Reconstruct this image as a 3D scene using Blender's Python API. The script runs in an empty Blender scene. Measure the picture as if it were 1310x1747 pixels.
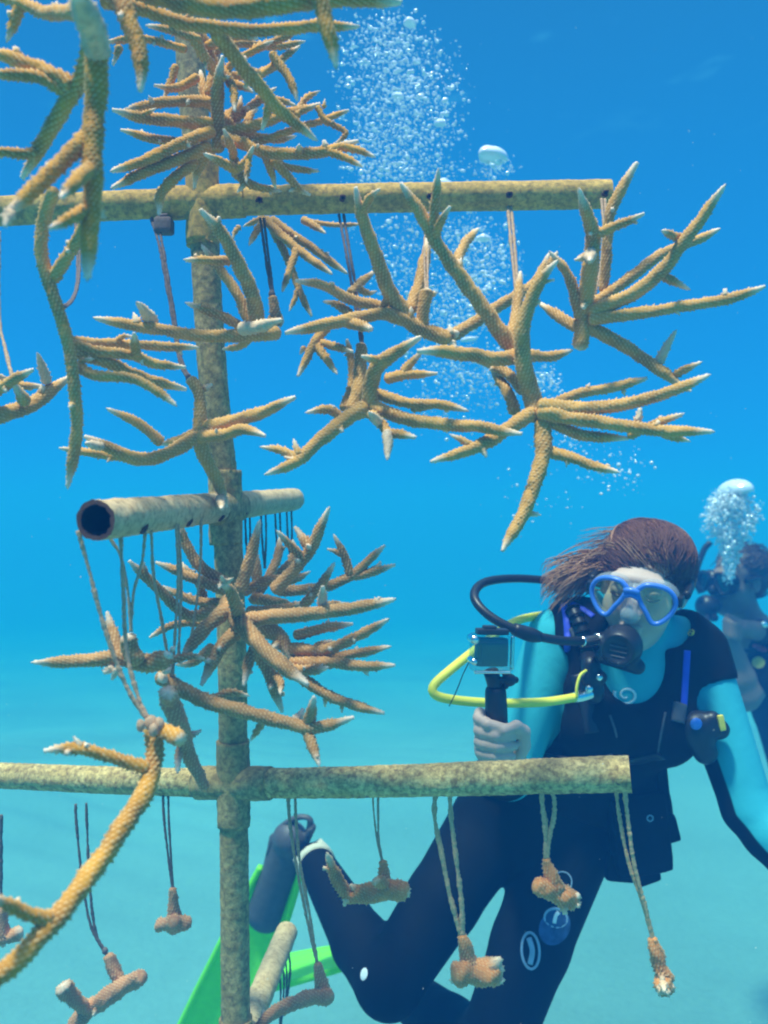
import bpy, math, random
import numpy as np
from mathutils import Vector, Matrix
from mathutils.bvhtree import BVHTree

R = math.radians
scene = bpy.context.scene
COL = scene.collection
random.seed(7)
RNG = np.random.default_rng(7)

# ------------------------------------------------------------------ camera
F = 1500.0                      # focal length in photo pixels (photo is 1310 x 1747)
cam_d = bpy.data.cameras.new('camera')
cam = bpy.data.objects.new('camera', cam_d)
COL.objects.link(cam)
cam.location = (0, 0, 0)
cam.rotation_euler = (R(90), 0, 0)
cam_d.sensor_fit = 'VERTICAL'
cam_d.sensor_height = 24.0
cam_d.lens = 24.0 * F / 1747.0
cam_d.clip_start = 0.02
cam_d.clip_end = 500.0
cam_d.dof.use_dof = True
cam_d.dof.focus_distance = 1.22
cam_d.dof.aperture_fstop = 3.0
scene.camera = cam

# ------------------------------------------------------------------ open-water light all round (world)
w = bpy.data.worlds.new('World')
scene.world = w
w.use_nodes = True
nt = w.node_tree
for n in list(nt.nodes):
    nt.nodes.remove(n)
N = nt.nodes.new
L = nt.links.new
out = N('ShaderNodeOutputWorld')
bg = N('ShaderNodeBackground')
bg.inputs['Strength'].default_value = 1.0
tc = N('ShaderNodeTexCoord')
sep = N('ShaderNodeSeparateXYZ')
L(tc.outputs['Generated'], sep.inputs[0])
mr = N('ShaderNodeMapRange')
mr.inputs['From Min'].default_value = -1.0
mr.inputs['From Max'].default_value = 1.0
L(sep.outputs['Z'], mr.inputs['Value'])
ramp = N('ShaderNodeValToRGB')
cr = ramp.color_ramp
WORLD_STOPS = [(0.0, (0.03, 0.30, 0.42)), (0.40, (0.03, 0.36, 0.80)), (0.47, (0.018, 0.33, 0.86)), (0.52, (0.014, 0.29, 0.78)),
               (0.60, (0.012, 0.26, 0.70)), (0.68, (0.014, 0.23, 0.60)), (0.76, (0.018, 0.20, 0.50)),
               (0.84, (0.16, 0.42, 0.82)), (0.92, (0.55, 0.85, 1.4)), (1.0, (1.7, 1.7, 2.0))]
while len(cr.elements) < len(WORLD_STOPS):
    cr.elements.new(0.5)
for e, (p, c) in zip(cr.elements, WORLD_STOPS):
    e.position = p
    e.color = (*c, 1)
L(mr.outputs[0], ramp.inputs[0])
# ripples of the far water surface, laid out on a level plane overhead
zc = N('ShaderNodeMath'); zc.operation = 'MAXIMUM'; zc.inputs[1].default_value = 0.05
L(sep.outputs['Z'], zc.inputs[0])
dx = N('ShaderNodeMath'); dx.operation = 'DIVIDE'; L(sep.outputs['X'], dx.inputs[0]); L(zc.outputs[0], dx.inputs[1])
dy = N('ShaderNodeMath'); dy.operation = 'DIVIDE'; L(sep.outputs['Y'], dy.inputs[0]); L(zc.outputs[0], dy.inputs[1])
cmb = N('ShaderNodeCombineXYZ'); L(dx.outputs[0], cmb.inputs[0]); L(dy.outputs[0], cmb.inputs[1])
nz = N('ShaderNodeTexNoise'); nz.inputs['Scale'].default_value = 5.5; nz.inputs['Detail'].default_value = 5
nz.inputs['Distortion'].default_value = 1.0
L(cmb.outputs[0], nz.inputs['Vector'])
st = N('ShaderNodeMapRange'); st.inputs['From Min'].default_value = 0.60; st.inputs['From Max'].default_value = 0.78
L(nz.outputs['Fac'], st.inputs['Value'])
up = N('ShaderNodeMapRange'); up.inputs['From Min'].default_value = 0.36; up.inputs['From Max'].default_value = 0.47
L(sep.outputs['Z'], up.inputs['Value'])
mu = N('ShaderNodeMath'); mu.operation = 'MULTIPLY'; L(st.outputs[0], mu.inputs[0]); L(up.outputs[0], mu.inputs[1])
mx = N('ShaderNodeMix'); mx.data_type = 'RGBA'
L(mu.outputs[0], mx.inputs['Factor']); L(ramp.outputs[0], mx.inputs[6]); mx.inputs[7].default_value = (0.05, 0.36, 0.68, 1)
L(mx.outputs[2], bg.inputs['Color'])
L(bg.outputs[0], out.inputs['Surface'])

# ------------------------------------------------------------------ sun, high, coming over the photographer's left shoulder
sun_d = bpy.data.lights.new('sun', 'SUN')
sun = bpy.data.objects.new('sun', sun_d)
COL.objects.link(sun)
SUN_EL, SUN_AZ = 72.0, 226.0      # azimuth: direction the sun stands in, 180 = straight behind the camera
sun_d.energy = 5.0
sun_d.angle = R(6.0)
sun_d.color = (1.0, 0.95, 0.94)
sdir = Vector((math.sin(R(SUN_AZ)) * math.cos(R(SUN_EL)), math.cos(R(SUN_AZ)) * math.cos(R(SUN_EL)), math.sin(R(SUN_EL))))
sun.rotation_euler = sdir.to_track_quat('Z', 'Y').to_euler()
sun.location = (0, 0, 6)

scene.view_settings.view_transform = 'Standard'
scene.view_settings.look = 'None'
scene.view_settings.exposure = 0.10
scene.view_settings.gamma = 1.0
scene.cycles.use_denoising = True
scene.cycles.filter_width = 2.1
scene.cycles.max_bounces = 8
scene.cycles.transparent_max_bounces = 16
scene.cycles.volume_bounces = 1
scene.cycles.caustics_reflective = False
scene.cycles.caustics_refractive = False
scene.cycles.sample_clamp_indirect = 3.0

# ------------------------------------------------------------------ helpers
def P(px, py, Y):
    """photo pixel + distance in front of the camera -> point in the place"""
    return np.array([(px - 655.0) / F * Y, Y, -(py - 873.5) / F * Y])

def new_mesh(name, V, faces_idx, loop_total, attrs=None, smooth=True):
    me = bpy.data.meshes.new(name)
    V = np.asarray(V, dtype=np.float32)
    me.vertices.add(len(V)); me.vertices.foreach_set('co', V.ravel())
    me.loops.add(len(faces_idx)); me.loops.foreach_set('vertex_index', np.asarray(faces_idx, dtype=np.int32))
    lt = np.asarray(loop_total, dtype=np.int32)
    ls = np.concatenate([[0], np.cumsum(lt)[:-1]]).astype(np.int32)
    me.polygons.add(len(lt)); me.polygons.foreach_set('loop_start', ls)
    try:
        me.polygons.foreach_set('loop_total', lt)
    except Exception:
        pass
    if smooth:
        me.polygons.foreach_set('use_smooth', np.ones(len(lt), dtype=bool))
    me.update(calc_edges=True)
    me.validate()
    if attrs:
        for k, a in attrs.items():
            at = me.attributes.new(k, 'FLOAT', 'POINT')
            at.data.foreach_set('value', np.asarray(a, dtype=np.float32))
    return me

class Geo:
    """collects shapes that end up as ONE mesh"""
    def __init__(s):
        s.V = []; s.F = []; s.T = []; s.M = []; s.A = {}; s.n = 0
    def add(s, V, quads, tris=None, mat=0, attrs=None):
        V = np.asarray(V, float)
        for arr, k in ((quads, 4), (tris, 3)):
            if arr is not None and len(arr):
                arr = np.asarray(arr, int) + s.n
                s.F.append(arr.ravel()); s.T.append(np.full(len(arr), k)); s.M.append(np.full(len(arr), mat))
        for k in set(s.A) | set(attrs or {}):
            s.A.setdefault(k, [np.zeros(s.n)])
            s.A[k].append(np.asarray(attrs[k]) if attrs and k in attrs else np.zeros(len(V)))
        s.V.append(V); s.n += len(V)
        return s
    def ngon(s, idx_list, mat=0):
        s.F.append(np.asarray(idx_list, int)); s.T.append(np.array([len(idx_list)])); s.M.append(np.array([mat]))
    def build(s, name, mats, parent=None, origin=None, smooth=True):
        V = np.concatenate(s.V)
        if origin is None:
            origin = np.array(parent['_o']) if parent is not None else V.mean(0)
        me = new_mesh(name, V - np.asarray(origin), np.concatenate(s.F), np.concatenate(s.T),
                      {k: np.concatenate(a) for k, a in s.A.items()}, smooth)
        if not isinstance(mats, (list, tuple)):
            mats = [mats]
        for m in mats:
            me.materials.append(m)
        if len(mats) > 1:
            me.polygons.foreach_set('material_index', np.concatenate(s.M).astype(np.int32))
        o = bpy.data.objects.new(name, me)
        COL.objects.link(o)
        if parent is not None:
            o.parent = parent
            o['_o'] = [float(v) for v in origin]
            po = np.array(parent['_o'])
            o.location = tuple(np.asarray(origin) - po)
        else:
            o.location = tuple(origin)
            o['_o'] = [float(v) for v in origin]
        return o

def tag(o, label=None, cat=None, group=None, kind=None):
    if label: o['label'] = label
    if cat: o['category'] = cat
    if group: o['group'] = group
    if kind: o['kind'] = kind
    return o

def thing(name, label, cat, loc, group=None):
    o = bpy.data.objects.new(name, None)
    COL.objects.link(o)
    o.empty_display_size = 0.05
    o.location = tuple(loc)
    o['_o'] = [float(v) for v in loc]
    return tag(o, label, cat, group)

def resample(pts, vals, ds):
    """Catmull-Rom through pts (n x 3) with values (n x k), about ds apart"""
    pts = np.asarray(pts, float); vals = np.asarray(vals, float).reshape(len(pts), -1)
    X = np.hstack([pts, vals])
    if len(X) == 2:
        n = max(2, int(np.linalg.norm(pts[1] - pts[0]) / ds) + 1)
        t = np.linspace(0, 1, n)[:, None]
        Y = X[0] * (1 - t) + X[1] * t
        return Y[:, :3], Y[:, 3:]
    E = np.vstack([2 * X[0] - X[1], X, 2 * X[-1] - X[-2]])
    res = []
    for i in range(1, len(E) - 2):
        p0, p1, p2, p3 = E[i - 1], E[i], E[i + 1], E[i + 2]
        m = 24
        t = np.linspace(0, 1, m, endpoint=False)[:, None]
        res.append(0.5 * (2 * p1 + (p2 - p0) * t + (2 * p0 - 5 * p1 + 4 * p2 - p3) * t ** 2 + (3 * p1 - p0 - 3 * p2 + p3) * t ** 3))
    res.append(X[-1][None])
    Y = np.vstack(res)
    d = np.concatenate([[0], np.cumsum(np.linalg.norm(np.diff(Y[:, :3], axis=0), axis=1))])
    n = max(3, int(round(d[-1] / ds)) + 1)
    s = np.linspace(0, d[-1], n)
    Z = np.stack([np.interp(s, d, Y[:, k]) for k in range(Y.shape[1])], 1)
    return Z[:, :3], Z[:, 3:]

def frames(C):
    T = np.gradient(C, axis=0)
    T /= np.linalg.norm(T, axis=1)[:, None] + 1e-12
    n0 = np.cross(T[0], [0.31, 0.2, 0.93]); n0 /= np.linalg.norm(n0)
    Ns = [n0]
    for i in range(1, len(C)):
        v = Ns[-1] - T[i] * np.dot(Ns[-1], T[i])
        Ns.append(v / (np.linalg.norm(v) + 1e-12))
    Ns = np.array(Ns)
    return T, Ns, np.cross(T, Ns)

def grid_faces(nr, ns, closed=True):
    i = np.arange(nr - 1)[:, None]
    j = np.arange(ns if closed else ns - 1)[None]
    a = i * ns + j; b = i * ns + (j + 1) % ns
    return np.stack([a, b, b + ns, a + ns], -1).reshape(-1, 4)

def tube(G, pts, radii, seg=10, ds=None, mat=0, cap=True, jitter=0.0, flat=None, round_end=False):
    """swept tube; radii per control point; flat=(axis vector, factor) squashes the section along an axis"""
    radii = np.broadcast_to(np.asarray(radii, float), (len(pts),))
    ds = ds or max(0.002, float(radii.max()) * 0.6)
    C, r = resample(pts, radii, ds)
    r = r[:, 0]
    if round_end:
        d = np.concatenate([[0], np.cumsum(np.linalg.norm(np.diff(C, axis=0), axis=1))])
        e = np.minimum(d, d[-1] - d)
        r = r * np.sqrt(np.clip(1 - (1 - np.clip(e / np.maximum(r, 1e-6), 0, 1)) ** 2, 0.02, 1))
    T, A, B = frames(C)
    th = np.linspace(0, 2 * np.pi, seg, endpoint=False)
    rr = r[:, None] * np.ones(seg)
    if jitter:
        rr = rr * (1 + jitter * RNG.standard_normal(rr.shape))
    off = rr[..., None] * (np.cos(th)[None, :, None] * A[:, None] + np.sin(th)[None, :, None] * B[:, None])
    if flat is not None:
        ax = np.asarray(flat[0], float); ax /= np.linalg.norm(ax)
        off = off - (1 - flat[1]) * (off @ ax)[..., None] * ax
    V = (C[:, None] + off).reshape(-1, 3)
    base = G.n
    G.add(V, grid_faces(len(C), seg), mat=mat)
    if cap:
        G.ngon(list(base + np.arange(seg))[::-1], mat)
        G.ngon(list(base + (len(C) - 1) * seg + np.arange(seg)), mat)
    return G

def box(G, c, ax, half, mat=0, bevel=0.0):
    """box with chamfered edges; ax = 3 unit vectors"""
    c = np.asarray(c, float); ax = np.asarray(ax, float); h = np.asarray(half, float)
    b = min(bevel, *(h * 0.49)) if bevel else 0
    # superellipsoid-like rounded box on a subdivided cube
    n = 7
    u = np.linspace(-1, 1, n)
    Vs, Fs, cnt = [], [], 0
    for a in range(3):
        for sgn in (-1, 1):
            g1, g2 = np.meshgrid(u, u, indexing='ij')
            q = np.zeros((n, n, 3)); q[..., a] = sgn; q[..., (a + 1) % 3] = g1 * 1; q[..., (a + 2) % 3] = g2
            v = q.reshape(-1, 3) * h
            if b:
                core = np.clip(v, -(h - b), h - b)
                dlt = v - core
                nn = np.linalg.norm(dlt, axis=1, keepdims=True)
                v = core + dlt / np.maximum(nn, 1e-9) * np.minimum(nn, b)
            f = grid_faces(n, n, False)
            if sgn < 0:
                f = f[:, ::-1]
            Vs.append(v); Fs.append(f + cnt); cnt += n * n
    V = np.concatenate(Vs) @ ax + c
    G.add(V, np.concatenate(Fs), mat=mat)
    return G

def ball(G, c, r, seg=16, rings=10, mat=0, axes=None, noise=0.0):
    r = np.broadcast_to(np.asarray(r, float), (3,))
    ph = np.linspace(0.02, np.pi - 0.02, rings); th = np.linspace(0, 2 * np.pi, seg, endpoint=False)
    v = np.stack([np.sin(ph)[:, None] * np.cos(th), np.sin(ph)[:, None] * np.sin(th), np.cos(ph)[:, None] * np.ones(seg)], -1)
    if noise:
        v = v * (1 + noise * RNG.standard_normal(v.shape[:2]))[..., None]
    v = v.reshape(-1, 3) * r
    if axes is not None:
        v = v @ np.asarray(axes)
    base = G.n
    G.add(v + np.asarray(c), grid_faces(rings, seg)[:, ::-1], mat=mat)
    G.ngon(list(base + np.arange(seg)), mat)
    G.ngon(list(base + (rings - 1) * seg + np.arange(seg))[::-1], mat)
    return G

# ------------------------------------------------------------------ materials
def mat(name):
    m = bpy.data.materials.new(name)
    m.use_nodes = True
    t = m.node_tree
    b = t.nodes.get('Principled BSDF')
    return m, t, b

def plain(name, col, rough=0.5, metal=0.0, noise=0.12, scale=60.0, bump=0.0, spec=0.4, sheen=0.0):
    m, t, b = mat(name)
    nz = t.nodes.new('ShaderNodeTexNoise'); nz.inputs['Scale'].default_value = scale; nz.inputs['Detail'].default_value = 5
    tcx = t.nodes.new('ShaderNodeTexCoord'); t.links.new(tcx.outputs['Object'], nz.inputs['Vector'])
    mx = t.nodes.new('ShaderNodeMix'); mx.data_type = 'RGBA'
    c = np.array(col)
    mx.inputs[6].default_value = (*np.clip(c * (1 - 2 * noise), 0, 1), 1)
    mx.inputs[7].default_value = (*np.clip(c * (1 + 2 * noise), 0, 1), 1)
    t.links.new(nz.outputs['Fac'], mx.inputs['Factor'])
    t.links.new(mx.outputs[2], b.inputs['Base Color'])
    b.inputs['Roughness'].default_value = rough
    b.inputs['Metallic'].default_value = metal
    b.inputs['Specular IOR Level'].default_value = spec
    if sheen:
        b.inputs['Sheen Weight'].default_value = sheen
    if bump:
        bp = t.nodes.new('ShaderNodeBump'); bp.inputs['Strength'].default_value = bump; bp.inputs['Distance'].default_value = 0.002
        t.links.new(nz.outputs['Fac'], bp.inputs['Height']); t.links.new(bp.outputs[0], b.inputs['Normal'])
    return m

def coral_mat(name, base, dark, tipc=(1.0, 0.78, 0.58), bumpc=None):
    m, t, b = mat(name)
    nd, lk = t.nodes.new, t.links.new
    tcx = nd('ShaderNodeTexCoord')
    nz = nd('ShaderNodeTexNoise'); nz.inputs['Scale'].default_value = 28; nz.inputs['Detail'].default_value = 6
    lk(tcx.outputs['Object'], nz.inputs['Vector'])
    cr = nd('ShaderNodeValToRGB')
    cr.color_ramp.elements[0].position = 0.34; cr.color_ramp.elements[0].color = (*dark, 1)
    cr.color_ramp.elements[1].position = 0.62; cr.color_ramp.elements[1].color = (*base, 1)
    lk(nz.outputs['Fac'], cr.inputs[0])
    ab = nd('ShaderNodeAttribute'); ab.attribute_name = 'polyp'
    mb = nd('ShaderNodeMix'); mb.data_type = 'RGBA'
    bc = bumpc or tuple(min(1, 0.40 * c + 0.62 * q) for c, q in zip(base, (1.0, 0.68, 0.32)))
    mb.inputs[7].default_value = (*bc, 1)
    mf = nd('ShaderNodeMath'); mf.operation = 'MULTIPLY'; mf.inputs[1].default_value = 0.9
    lk(ab.outputs['Fac'], mf.inputs[0]); lk(mf.outputs[0], mb.inputs['Factor']); lk(cr.outputs[0], mb.inputs[6])
    at = nd('ShaderNodeAttribute'); at.attribute_name = 'tip'
    mt = nd('ShaderNodeMix'); mt.data_type = 'RGBA'; mt.inputs[7].default_value = (*tipc, 1)
    lk(at.outputs['Fac'], mt.inputs['Factor']); lk(mb.outputs[2], mt.inputs[6])
    lk(mt.outputs[2], b.inputs['Base Color'])
    b.inputs['Roughness'].default_value = 0.75
    b.inputs['Specular IOR Level'].default_value = 0.15
    b.inputs['Sheen Weight'].default_value = 0.18
    b.inputs['Sheen Roughness'].default_value = 0.35
    b.inputs['Sheen Tint'].default_value = (1.0, 0.85, 0.6, 1)
    n2 = nd('ShaderNodeTexNoise'); n2.inputs['Scale'].default_value = 420; n2.inputs['Detail'].default_value = 3
    lk(tcx.outputs['Object'], n2.inputs['Vector'])
    bp = nd('ShaderNodeBump'); bp.inputs['Strength'].default_value = 0.5; bp.inputs['Distance'].default_value = 0.0012
    lk(n2.outputs['Fac'], bp.inputs['Height']); lk(bp.outputs[0], b.inputs['Normal'])
    return m

def pipe_mat(name, pale, mid, dark, amount):
    m, t, b = mat(name)
    nd, lk = t.nodes.new, t.links.new
    tcx = nd('ShaderNodeTexCoord')
    n1 = nd('ShaderNodeTexNoise'); n1.inputs['Scale'].default_value = 22; n1.inputs['Detail'].default_value = 8; n1.inputs['Roughness'].default_value = 0.7
    n2 = nd('ShaderNodeTexNoise'); n2.inputs['Scale'].default_value = 130; n2.inputs['Detail'].default_value = 7; n2.inputs['Roughness'].default_value = 0.75
    n3 = nd('ShaderNodeTexVoronoi'); n3.inputs['Scale'].default_value = 160
    for n in (n1, n2, n3): lk(tcx.outputs['Object'], n.inputs['Vector'])
    c1 = nd('ShaderNodeValToRGB')
    e = c1.color_ramp.elements
    e[0].position = 0.36; e[0].color = (*mid, 1); e[1].position = 0.60; e[1].color = (*pale, 1)
    lk(n1.outputs['Fac'], c1.inputs[0])
    c2 = nd('ShaderNodeMapRange'); c2.inputs['From Min'].default_value = 0.50 - 0.12 * amount; c2.inputs['From Max'].default_value = 0.72 - 0.12 * amount
    lk(n2.outputs['Fac'], c2.inputs['Value'])
    mf = nd('ShaderNodeMath'); mf.operation = 'MULTIPLY'; mf.inputs[1].default_value = 0.85; lk(c2.outputs[0], mf.inputs[0])
    mx = nd('ShaderNodeMix'); mx.data_type = 'RGBA'; lk(mf.outputs[0], mx.inputs['Factor']); lk(c1.outputs[0], mx.inputs[6]); mx.inputs[7].default_value = (*dark, 1)
    lk(mx.outputs[2], b.inputs['Base Color'])
    b.inputs['Roughness'].default_value = 0.85
    b.inputs['Specular IOR Level'].default_value = 0.2
    b.inputs['Sheen Weight'].default_value = 0.04
    bp = nd('ShaderNodeBump'); bp.inputs['Strength'].default_value = 0.6; bp.inputs['Distance'].default_value = 0.002
    lk(n2.outputs['Fac'], bp.inputs['Height']); lk(bp.outputs[0], b.inputs['Normal'])
    return m

M = {}
M['coral_gold'] = coral_mat('golden coral', (0.74, 0.315, 0.022), (0.40, 0.155, 0.012))
M['coral_tan'] = coral_mat('tan coral', (0.72, 0.345, 0.070), (0.42, 0.19, 0.035))
M['coral_brown'] = coral_mat('brown coral', (0.58, 0.265, 0.08), (0.34, 0.15, 0.042))
M['coral_pink'] = coral_mat('pinkish coral', (0.80, 0.28, 0.07), (0.58, 0.19, 0.045), tipc=(1.0, 0.76, 0.50))
M['coral_dusk'] = coral_mat('mauve brown coral', (0.62, 0.26, 0.12), (0.44, 0.18, 0.085))
M['pipe'] = pipe_mat('algae covered pipe', (0.84, 0.49, 0.12), (0.58, 0.33, 0.075), (0.24, 0.15, 0.045), 0.75)
M['pipe_pale'] = pipe_mat('pale pipe', (0.80, 0.54, 0.28), (0.66, 0.43, 0.20), (0.34, 0.19, 0.09), 0.45)
M['pipe_speck'] = pipe_mat('speckled pipe', (0.95, 0.66, 0.26), (0.70, 0.45, 0.15), (0.20, 0.11, 0.04), 0.95)
M['pipe_post'] = pipe_mat('grown over post', (0.68, 0.45, 0.18), (0.48, 0.32, 0.11), (0.19, 0.13, 0.05), 1.0)
M['hole'] = plain('dark inside', (0.02, 0.012, 0.01), 0.9)
M['rim'] = plain('rusty brown growth', (0.13, 0.05, 0.03), 0.9, noise=0.3, bump=0.6)
M['line'] = plain('fouled line', (0.52, 0.32, 0.18), 0.9, noise=0.3, scale=300, bump=0.5)
M['line_dark'] = plain('dark line', (0.17, 0.12, 0.10), 0.8, noise=0.25, scale=300)
M['line_pale'] = plain('pale fouled line', (0.62, 0.38, 0.18), 0.9, noise=0.3, scale=300, bump=0.5)

# ------------------------------------------------------------------ seabed
FLOOR = -1.85
def seabed():
    xs = np.concatenate([np.linspace(-60, -6, 28)[:-1], np.linspace(-6, 8, 240), np.linspace(8, 60, 28)[1:]])
    ys = np.concatenate([np.linspace(-12, 1.5, 18)[:-1], np.linspace(1.5, 14, 260), np.linspace(14, 90, 40)[1:]])
    X, Y = np.meshgrid(xs, ys, indexing='ij')
    near = np.clip((16 - Y) / 8, 0, 1) * np.clip((9 - np.abs(X)) / 4, 0, 1)
    wob = 0.5 * np.sin(X * 0.9 + 1.3) + 0.35 * np.sin(X * 2.1 + Y * 0.6)
    Z = FLOOR + near * (0.018 * np.sin((Y * 1.0 + 0.35 * X + wob * 0.35) * 2 * np.pi / 0.42) * (0.55 + 0.45 * np.sin(X * 0.7 - Y * 0.5))
                        + 0.02 * np.sin(X * 1.1 + 0.5) * np.sin(Y * 0.8 + 0.7 * X) + 0.02 * np.sin(2.9 * X - 1.7 * Y))
    Z = Z - 0.09 * np.clip(Y - 5.0, 0, 34) * np.clip((Y - 5.0) / 4, 0, 1)      # the bottom falls away from the nursery
    G = Geo()
    V = np.stack([X, Y, Z], -1).reshape(-1, 3)
    G.add(V, grid_faces(len(xs), len(ys), False))
    m, t, b = mat('pale coral sand')
    nd, lk = t.nodes.new, t.links.new
    tcx = nd('ShaderNodeTexCoord')
    n1 = nd('ShaderNodeTexNoise'); n1.inputs['Scale'].default_value = 0.55; n1.inputs['Detail'].default_value = 6
    n2 = nd('ShaderNodeTexNoise'); n2.inputs['Scale'].default_value = 35; n2.inputs['Detail'].default_value = 8
    lk(tcx.outputs['Object'], n1.inputs['Vector']); lk(tcx.outputs['Object'], n2.inputs['Vector'])
    r1 = nd('ShaderNodeValToRGB'); r1.color_ramp.elements[0].position = 0.22; r1.color_ramp.elements[1].position = 0.72
    r1.color_ramp.elements[0].color = (0.14, 0.27, 0.25, 1); r1.color_ramp.elements[1].color = (0.20, 0.39, 0.36, 1)
    lk(n1.outputs['Fac'], r1.inputs[0])
    mx = nd('ShaderNodeMix'); mx.data_type = 'RGBA'; mx.blend_type = 'MULTIPLY'; mx.inputs['Factor'].default_value = 0.35
    lk(r1.outputs[0], mx.inputs[6]); lk(n2.outputs['Color'], mx.inputs[7])
    r2 = nd('ShaderNodeMapRange'); r2.inputs['To Min'].default_value = 0.55; r2.inputs['To Max'].default_value = 1.25
    lk(n2.outputs['Fac'], r2.inputs['Value']); lk(r2.outputs[0], mx.inputs[7])
    lk(mx.outputs[2], b.inputs['Base Color'])
    b.inputs['Roughness'].default_value = 0.95; b.inputs['Specular IOR Level'].default_value = 0.1
    bp = nd('ShaderNodeBump'); bp.inputs['Strength'].default_value = 0.4; bp.inputs['Distance'].default_value = 0.02
    lk(n2.outputs['Fac'], bp.inputs['Height']); lk(bp.outputs[0], b.inputs['Normal'])
    o = G.build('sandy_seabed', m, origin=(0, 0, 0))
    tag(o, 'pale rippled sand seabed', 'seabed', kind='structure')
seabed()

# ------------------------------------------------------------------ the water between things
def water_haze():
    G = Geo()
    x0, x1, y0, y1, z0, z1 = -62, 62, -13, 92, FLOOR - 5.6, 1.15
    V = np.array([[x, y, z] for x in (x0, x1) for y in (y0, y1) for z in (z0, z1)])
    G.add(V, [[0, 1, 3, 2], [4, 6, 7, 5], [0, 4, 5, 1], [2, 3, 7, 6], [0, 2, 6, 4], [1, 5, 7, 3]])
    m = bpy.data.materials.new('sea water haze'); m.use_nodes = True
    t = m.node_tree
    for n in list(t.nodes): t.nodes.remove(n)
    o_ = t.nodes.new('ShaderNodeOutputMaterial'); v = t.nodes.new('ShaderNodeVolumePrincipled')
    v.inputs['Color'].default_value = (0.02, 0.19, 0.56, 1)
    v.inputs['Absorption Color'].default_value = (0.0, 0.55, 0.42, 1)
    v.inputs['Density'].default_value = 0.145
    v.inputs['Anisotropy'].default_value = 0.0
    t.links.new(v.outputs[0], o_.inputs['Volume'])
    o = G.build('haze', m, origin=(0, 0, 0), smooth=False)
    tag(o, 'blue sea water that veils far things', 'water', kind='stuff')
water_haze()

# ------------------------------------------------------------------ the pipe tree that carries the corals
PR = 0.0202                      # pipe radius
def pipe(G, pts, r, seg=44, ds=0.004, rough=0.026, open_ends=True, wall=0.78):
    pts = np.array(pts, float)
    C, rr = resample(pts, np.broadcast_to(np.asarray(r, float), (len(pts),)), ds)
    rr = rr[:, 0]
    T, A, B = frames(C)
    th = np.linspace(0, 2 * np.pi, seg, endpoint=False)
    d = np.linspace(0, 1, len(C)) * len(C) * ds
    # lumpy growth: a few random waves plus fine grain
    lump = np.zeros((len(C), seg))
    for k in range(9):
        f, m, a, b = RNG.uniform(20, 160), RNG.integers(1, 7), RNG.uniform(0, 6.28), RNG.uniform(0, 6.28)
        lump += np.sin(d[:, None] * f + a + m * th[None] + b) * 0.16
    lump += RNG.standard_normal(lump.shape) * 0.55
    R_ = rr[:, None] * (1 + rough * lump)
    dirs = np.cos(th)[None, :, None] * A[:, None] + np.sin(th)[None, :, None] * B[:, None]
    V = (C[:, None] + R_[..., None] * dirs).reshape(-1, 3)
    b0 = G.n
    G.add(V, grid_faces(len(C), seg), mat=0)
    if open_ends:
        ends = [0, len(C) - 1]
        for e in ends:
            depth = 0.10 * (1 if e == 0 else -1)
            Ci = np.array([C[e], C[e] + T[e] * depth])
            inner = (Ci[:, None] + (rr[e] * wall) * dirs[e][None]).reshape(-1, 3)
            b1 = G.n
            ring = V[e * seg:(e + 1) * seg]
            lip = C[e] + (rr[e] * wall) * dirs[e] * (1 + 0.04 * RNG.standard_normal(seg))[:, None]
            G.add(np.concatenate([ring, lip]), grid_faces(2, seg), mat=1)
            G.add(inner, grid_faces(2, seg), mat=2)
            b2 = G.n
            G.add(Ci[1] + 0.99 * rr[e] * wall * dirs[e], None, mat=2)
            G.ngon(list(b2 + np.arange(seg)), 2)
    return G

POLE = [(316, -150, 1.25), (320, 0, 1.25), (328, 150, 1.25), (345, 340, 1.25), (357, 560, 1.25), (370, 720, 1.25), (387, 890, 1.25),
        (396, 1130, 1.25), (398, 1330, 1.25), (402, 1747, 1.25), (412, 3105, 1.25)]
pole_pts = [P(*p) for p in POLE]
tree = thing('coral_nursery_tree', 'algae covered upright pipe with cross arms that the corals hang from', 'coral tree', (pole_pts[-1][0], 1.25, FLOOR))
g = Geo(); pipe(g, pole_pts, PR, open_ends=False); g.build('pole', [M['pipe_post'], M['rim'], M['hole']], tree)

def at_pole(py):
    ys = [p[1] for p in POLE]
    return P(np.interp(py, ys, [p[0] for p in POLE]), py, 1.25)

# arms: (start, end, material, radius)
c_top, c_mid, c_low, c_bot = at_pole(345), at_pole(866), at_pole(1336), at_pole(1800)
top_r = P(1040, 331, 1.26); top_l = P(-260, 374, 1.24)
low_r = P(1075, 1320, 1.115)
low_dir = (low_r - c_low); low_l = c_low - low_dir * 1.15 + np.array([0, .10, 0.003])
ad = np.array([0.118, 0.76, 0.0]); ad = np.array([(P(500, 852, 1.62) - P(163, 888, 0.86))[0], 0.76, 0.0])
mid_n = P(163, 888, 0.86); mid_f = P(501, 852, 1.62)
bot_f = P(489, 1590, 1.62); bot_n = c_bot + (c_bot - bot_f) * 0.95
ARMS = [(top_l, c_top, top_r, 'pipe', PR), (mid_n, None, mid_f, 'pipe_pale', PR), (low_l, c_low, low_r, 'pipe_speck', PR), (bot_n, None, bot_f, 'pipe_pale', PR * 0.98)]
ARM_LABEL = ['upper arm coated in golden brown algae', 'pale arm with its open end facing out', 'lower arm speckled with pale growth', 'pale lowest arm running back']
arm_ends = {}
for (a, c, b, mt, r), lb in zip(ARMS, ARM_LABEL):
    g = Geo()
    pts = [a, b] if c is None else [a, c, b]
    pipe(g, pts, [r, r, r * 1.13] if mt == 'pipe_speck' else r)
    o = g.build('arm', [M[mt], M['rim'], M['hole']], tree)
    o['label'] = lb

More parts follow.
